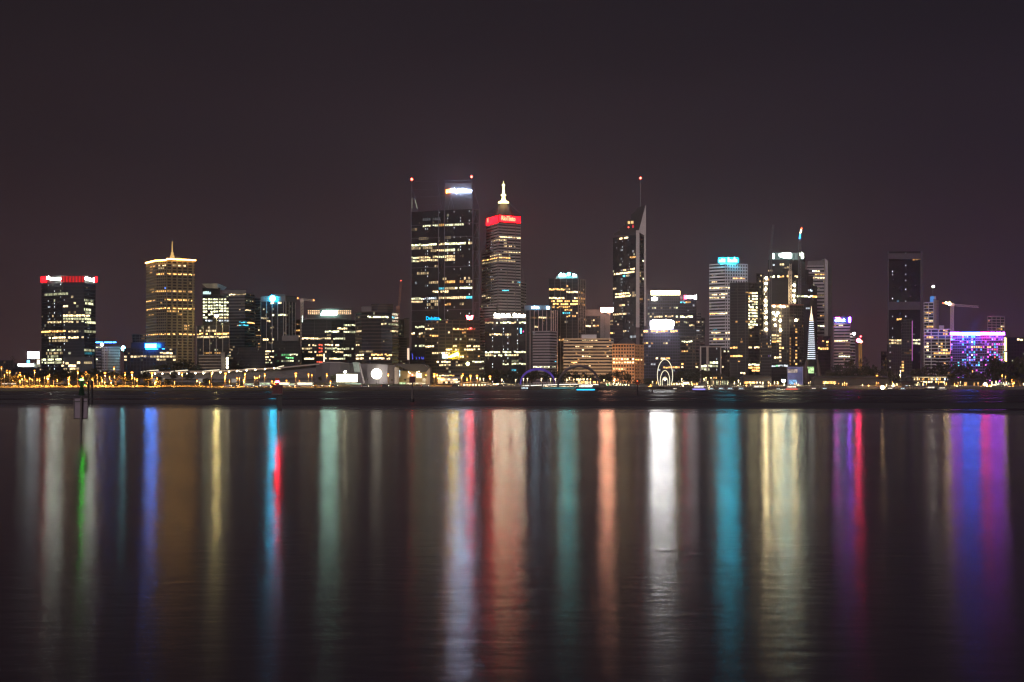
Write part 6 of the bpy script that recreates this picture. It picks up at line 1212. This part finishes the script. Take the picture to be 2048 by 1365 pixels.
B.part('board', lambda mb: mb.prism([(wx(553.8,114),113.98),(wx(564.4,114),113.98),(wx(564.4,114),114.05),(wx(553.8,114),114.05)], wz(822.5,114), wz(790,114), mat('marker_board', (.012,.010,.012), .6, .3, 4)))
RCAN = mat('marker_red', (.085,.008,.011), .5, .3, 6)
def can(mb):
    D = 114; mb.box(wx(545,D), wx(565.2,D), D-.1, D+.3, wz(787.5,D), wz(771,D), RCAN)
    for k in range(9): x = 544.6+k*2.45; mb.box(wx(x,D), wx(x+1.3,D), D-.16, D-.1, wz(789,D), wz(769.3,D), RCAN)
B.part('can', can); B.part('can_rim', lambda mb: (mb.box(wx(544,114), wx(566,114), 113.82, 114.34, wz(789.6,114), wz(788.2,114), PST)))
B.part('lamp_housing', lambda mb: mb.box(wx(550,114), wx(558.3,114), 113.96, 114.12, wz(769.3,114), wz(756.5,114), emi('housing_glow', (1,.22,.10), .16, False)))
B.part('lamp', lambda mb: mb.tube([(wx(551.6,114),113.9,wz(763.8,114)), (wx(558.2,114),113.9,wz(763.8,114))], .055, sgn('marker_red_hot', (1,.02,.05), 260), 8))
B = marker('small distant river marker with dark square board and red lamp below the hall atrium', 825, 307)
B.part('pole', lambda mb: mb.tube([(wx(824.5,307),307,-1.5), P(824.5,803,307), P(825,766,307)], [.33,.3,.14], PST, 8)); B.part('base', lambda mb: mb.tube([(wx(824.5,307),307,-1), (wx(824.5,307),307,.75)], .40, BLK, 8))
B.part('board', lambda mb: mb.box(wx(818.8,307), wx(831,307), 306.8, 307.0, wz(766,307), wz(753.5,307), mat('board_red', (.07,.015,.02), .6)))
B.part('lamp', lambda mb: mb.ball((wx(824.6,307),306.9,wz(750.5,307)), .17, sgn('marker_red_soft', (1,.05,.05), 30)))
B = marker('dark post with a dim red box, in the water below the orange stone building', 1275, 474, 'mooring_post')
B.part('post', lambda mb: mb.tube([(wx(1275,474),474,-1.5), P(1275,770,474)], .26, BLK, 8)); B.part('box', lambda mb: mb.box(wx(1271.5,474), wx(1278.5,474), 473.7, 474.3, wz(770,474), wz(764,474), mat('box_red', (.16,.03,.02), .6))); B.part('lamp', lambda mb: mb.ball((wx(1274.5,474),473.6,wz(762.5,474)), .22, sgn('post_orange', (1,.14,.03), 3)))
B = marker('short dark stump standing in the far water left of the ring sculpture', 1304.5, 632, 'mooring_post'); B.part('post', lambda mb: mb.tube([(wx(1304.5,632),632,-1.5), P(1304.5,781,632)], .30, BLK, 8)); B.part('cap', lambda mb: mb.box(wx(1304.5,632)-.4, wx(1304.5,632)+.4, 631.6, 632.4, wz(781,632), wz(780.3,632), BLK))
for x, yb, l in ((176.5, 806, 'dark timber pile in the water just right of the grey marker board'), (184, 809, 'thicker dark timber pile, the right one of the pair beside the grey marker board')):
    D = 4*FPX/(yb-HZ); B = marker(l, x, D, 'mooring_pile'); B.root['category'] = 'pile'
    B.part('pile', lambda mb: mb.tube([(wx(x,D),D,-1.5), P(x,764,D)], .20, BLK, 8)); B.part('cap', lambda mb: mb.cone(wx(x,D), D, [(wz(764,D), .24), (wz(762,D), .05)], BLK, 8))
# city floodlighting: unseen ground fixtures added to brighten the fronts
def flood(p, D, z, tp, tD, ty, e, col, ang, label):
    X = wx(p, D); t = empty('added_floodlight', (X, D, z), label, 'floodlight', None)
    mb = MB(); mb.box(X-.5, X+.5, D-.3, D+.3, z-.4, z+.3, BLK); mb.build('housing', t)
    ld = bpy.data.lights.new('beam', 'SPOT'); ld.energy = e; ld.color = col; ld.spot_size = math.radians(ang); ld.spot_blend = .9; ld.shadow_soft_size = .5
    o = bpy.data.objects.new('beam', ld); COL.objects.link(o); tgt = Vector((wx(tp,tD), tD, wz(ty,tD))); src = Vector((X, D-.4, z+.8)); o.parent = t; o.location = src-t.location
    o.rotation_euler = (tgt-src).to_track_quat('-Z', 'Y').to_euler()
flood(1248, 1165, 6, 1250, 1220, 735, 45000, (1,.50,.18), 110, 'added floodlight housing on the ground washing the orange stone building')
flood(1150, 1190, 6, 1155, 1250, 735, 45000, (1,.58,.22), 110, 'added floodlight housing on the ground washing the left half of the banded hotel')
flood(1200, 1190, 6, 1195, 1250, 735, 45000, (1,.58,.22), 110, 'added floodlight housing on the ground washing the right half of the banded hotel')
flood(352, 1250, 6, 368, 1395, 660, 110000, (1,.66,.28), 80, 'added floodlight housing on the ground washing the gold-corniced tower')
flood(1121, 1400, 6, 1121, 1458, 700, 60000, (1,.6,.25), 60, 'added floodlight housing on the ground below the pinstriped tower')
flood(753, 985, 4, 753, 1006, 748, 9000, (.9,.8,.85), 120, 'added floodlight housing at the foot of the disc-lit hall wall')
flood(660, 985, 4, 665, 1010, 745, 5000, (1,.8,.75), 120, 'added floodlight housing at the foot of the big curved hall')
flood(828, 985, 4, 828, 1012, 755, 9000, (1,.72,.35), 120, 'added floodlight housing under the hall atrium roof')

# ------------------------------------------------------------------ night haze over the river and city
hm = bpy.data.materials.new('haze'); hm.use_nodes = True; ht = hm.node_tree; ht.nodes.clear()
ho = N(ht, 'ShaderNodeOutputMaterial'); hv = N(ht, 'ShaderNodeVolumePrincipled'); hv.inputs['Density'].default_value = 1.05e-4
hv.inputs['Color'].default_value = (.94, .87, .93, 1); hv.inputs['Anisotropy'].default_value = .75; ht.links.new(hv.outputs[0], ho.inputs['Volume'])
mb = MB(); mb.box(-3500, 3500, -90, 3300, -3, 330, hm); ho_ = mb.build('haze'); ho_['kind'] = 'stuff'
# ------------------------------------------------------------------ sub-parts under their parts
SUB = {'board_frame': 'board', 'can_rim': 'can', 'crown_rib': 'crown_light', 'hood': 'lamp_head', 'sign_dot': 'sign', 'cabin_roof': 'cabin', 'spire_ring': 'spire', 'light_strip': 'hull', 'mast_glow': 'mast', 'frame_lights': 'roof_frame', 'sign_frame': 'sign', 'roof_edge': 'wall', 'crown_frame': 'crown_glass', 'crown_window': 'crown', 'cornice': 'wall', 'small_light': 'board', 'floodlight': 'base', 'gable': 'wall'}
base = lambda n: n.split('.')[0]
for o in list(bpy.data.objects):
    if o.parent is None and o.type == 'EMPTY':
        ch = list(o.children); by = {}
        for c in ch: by.setdefault(base(c.name), c)
        for c in ch:
            p = by.get(SUB.get(base(c.name), ''))
            if base(c.name) == 'window' and o.get('category') in ('boat', 'van', 'bus'): p = by.get('cabin') or by.get('body')
            if p is not None and p is not c and base(c.name) != 'light_strip' or (p is not None and o.get('category') == 'boat'): c.parent = p
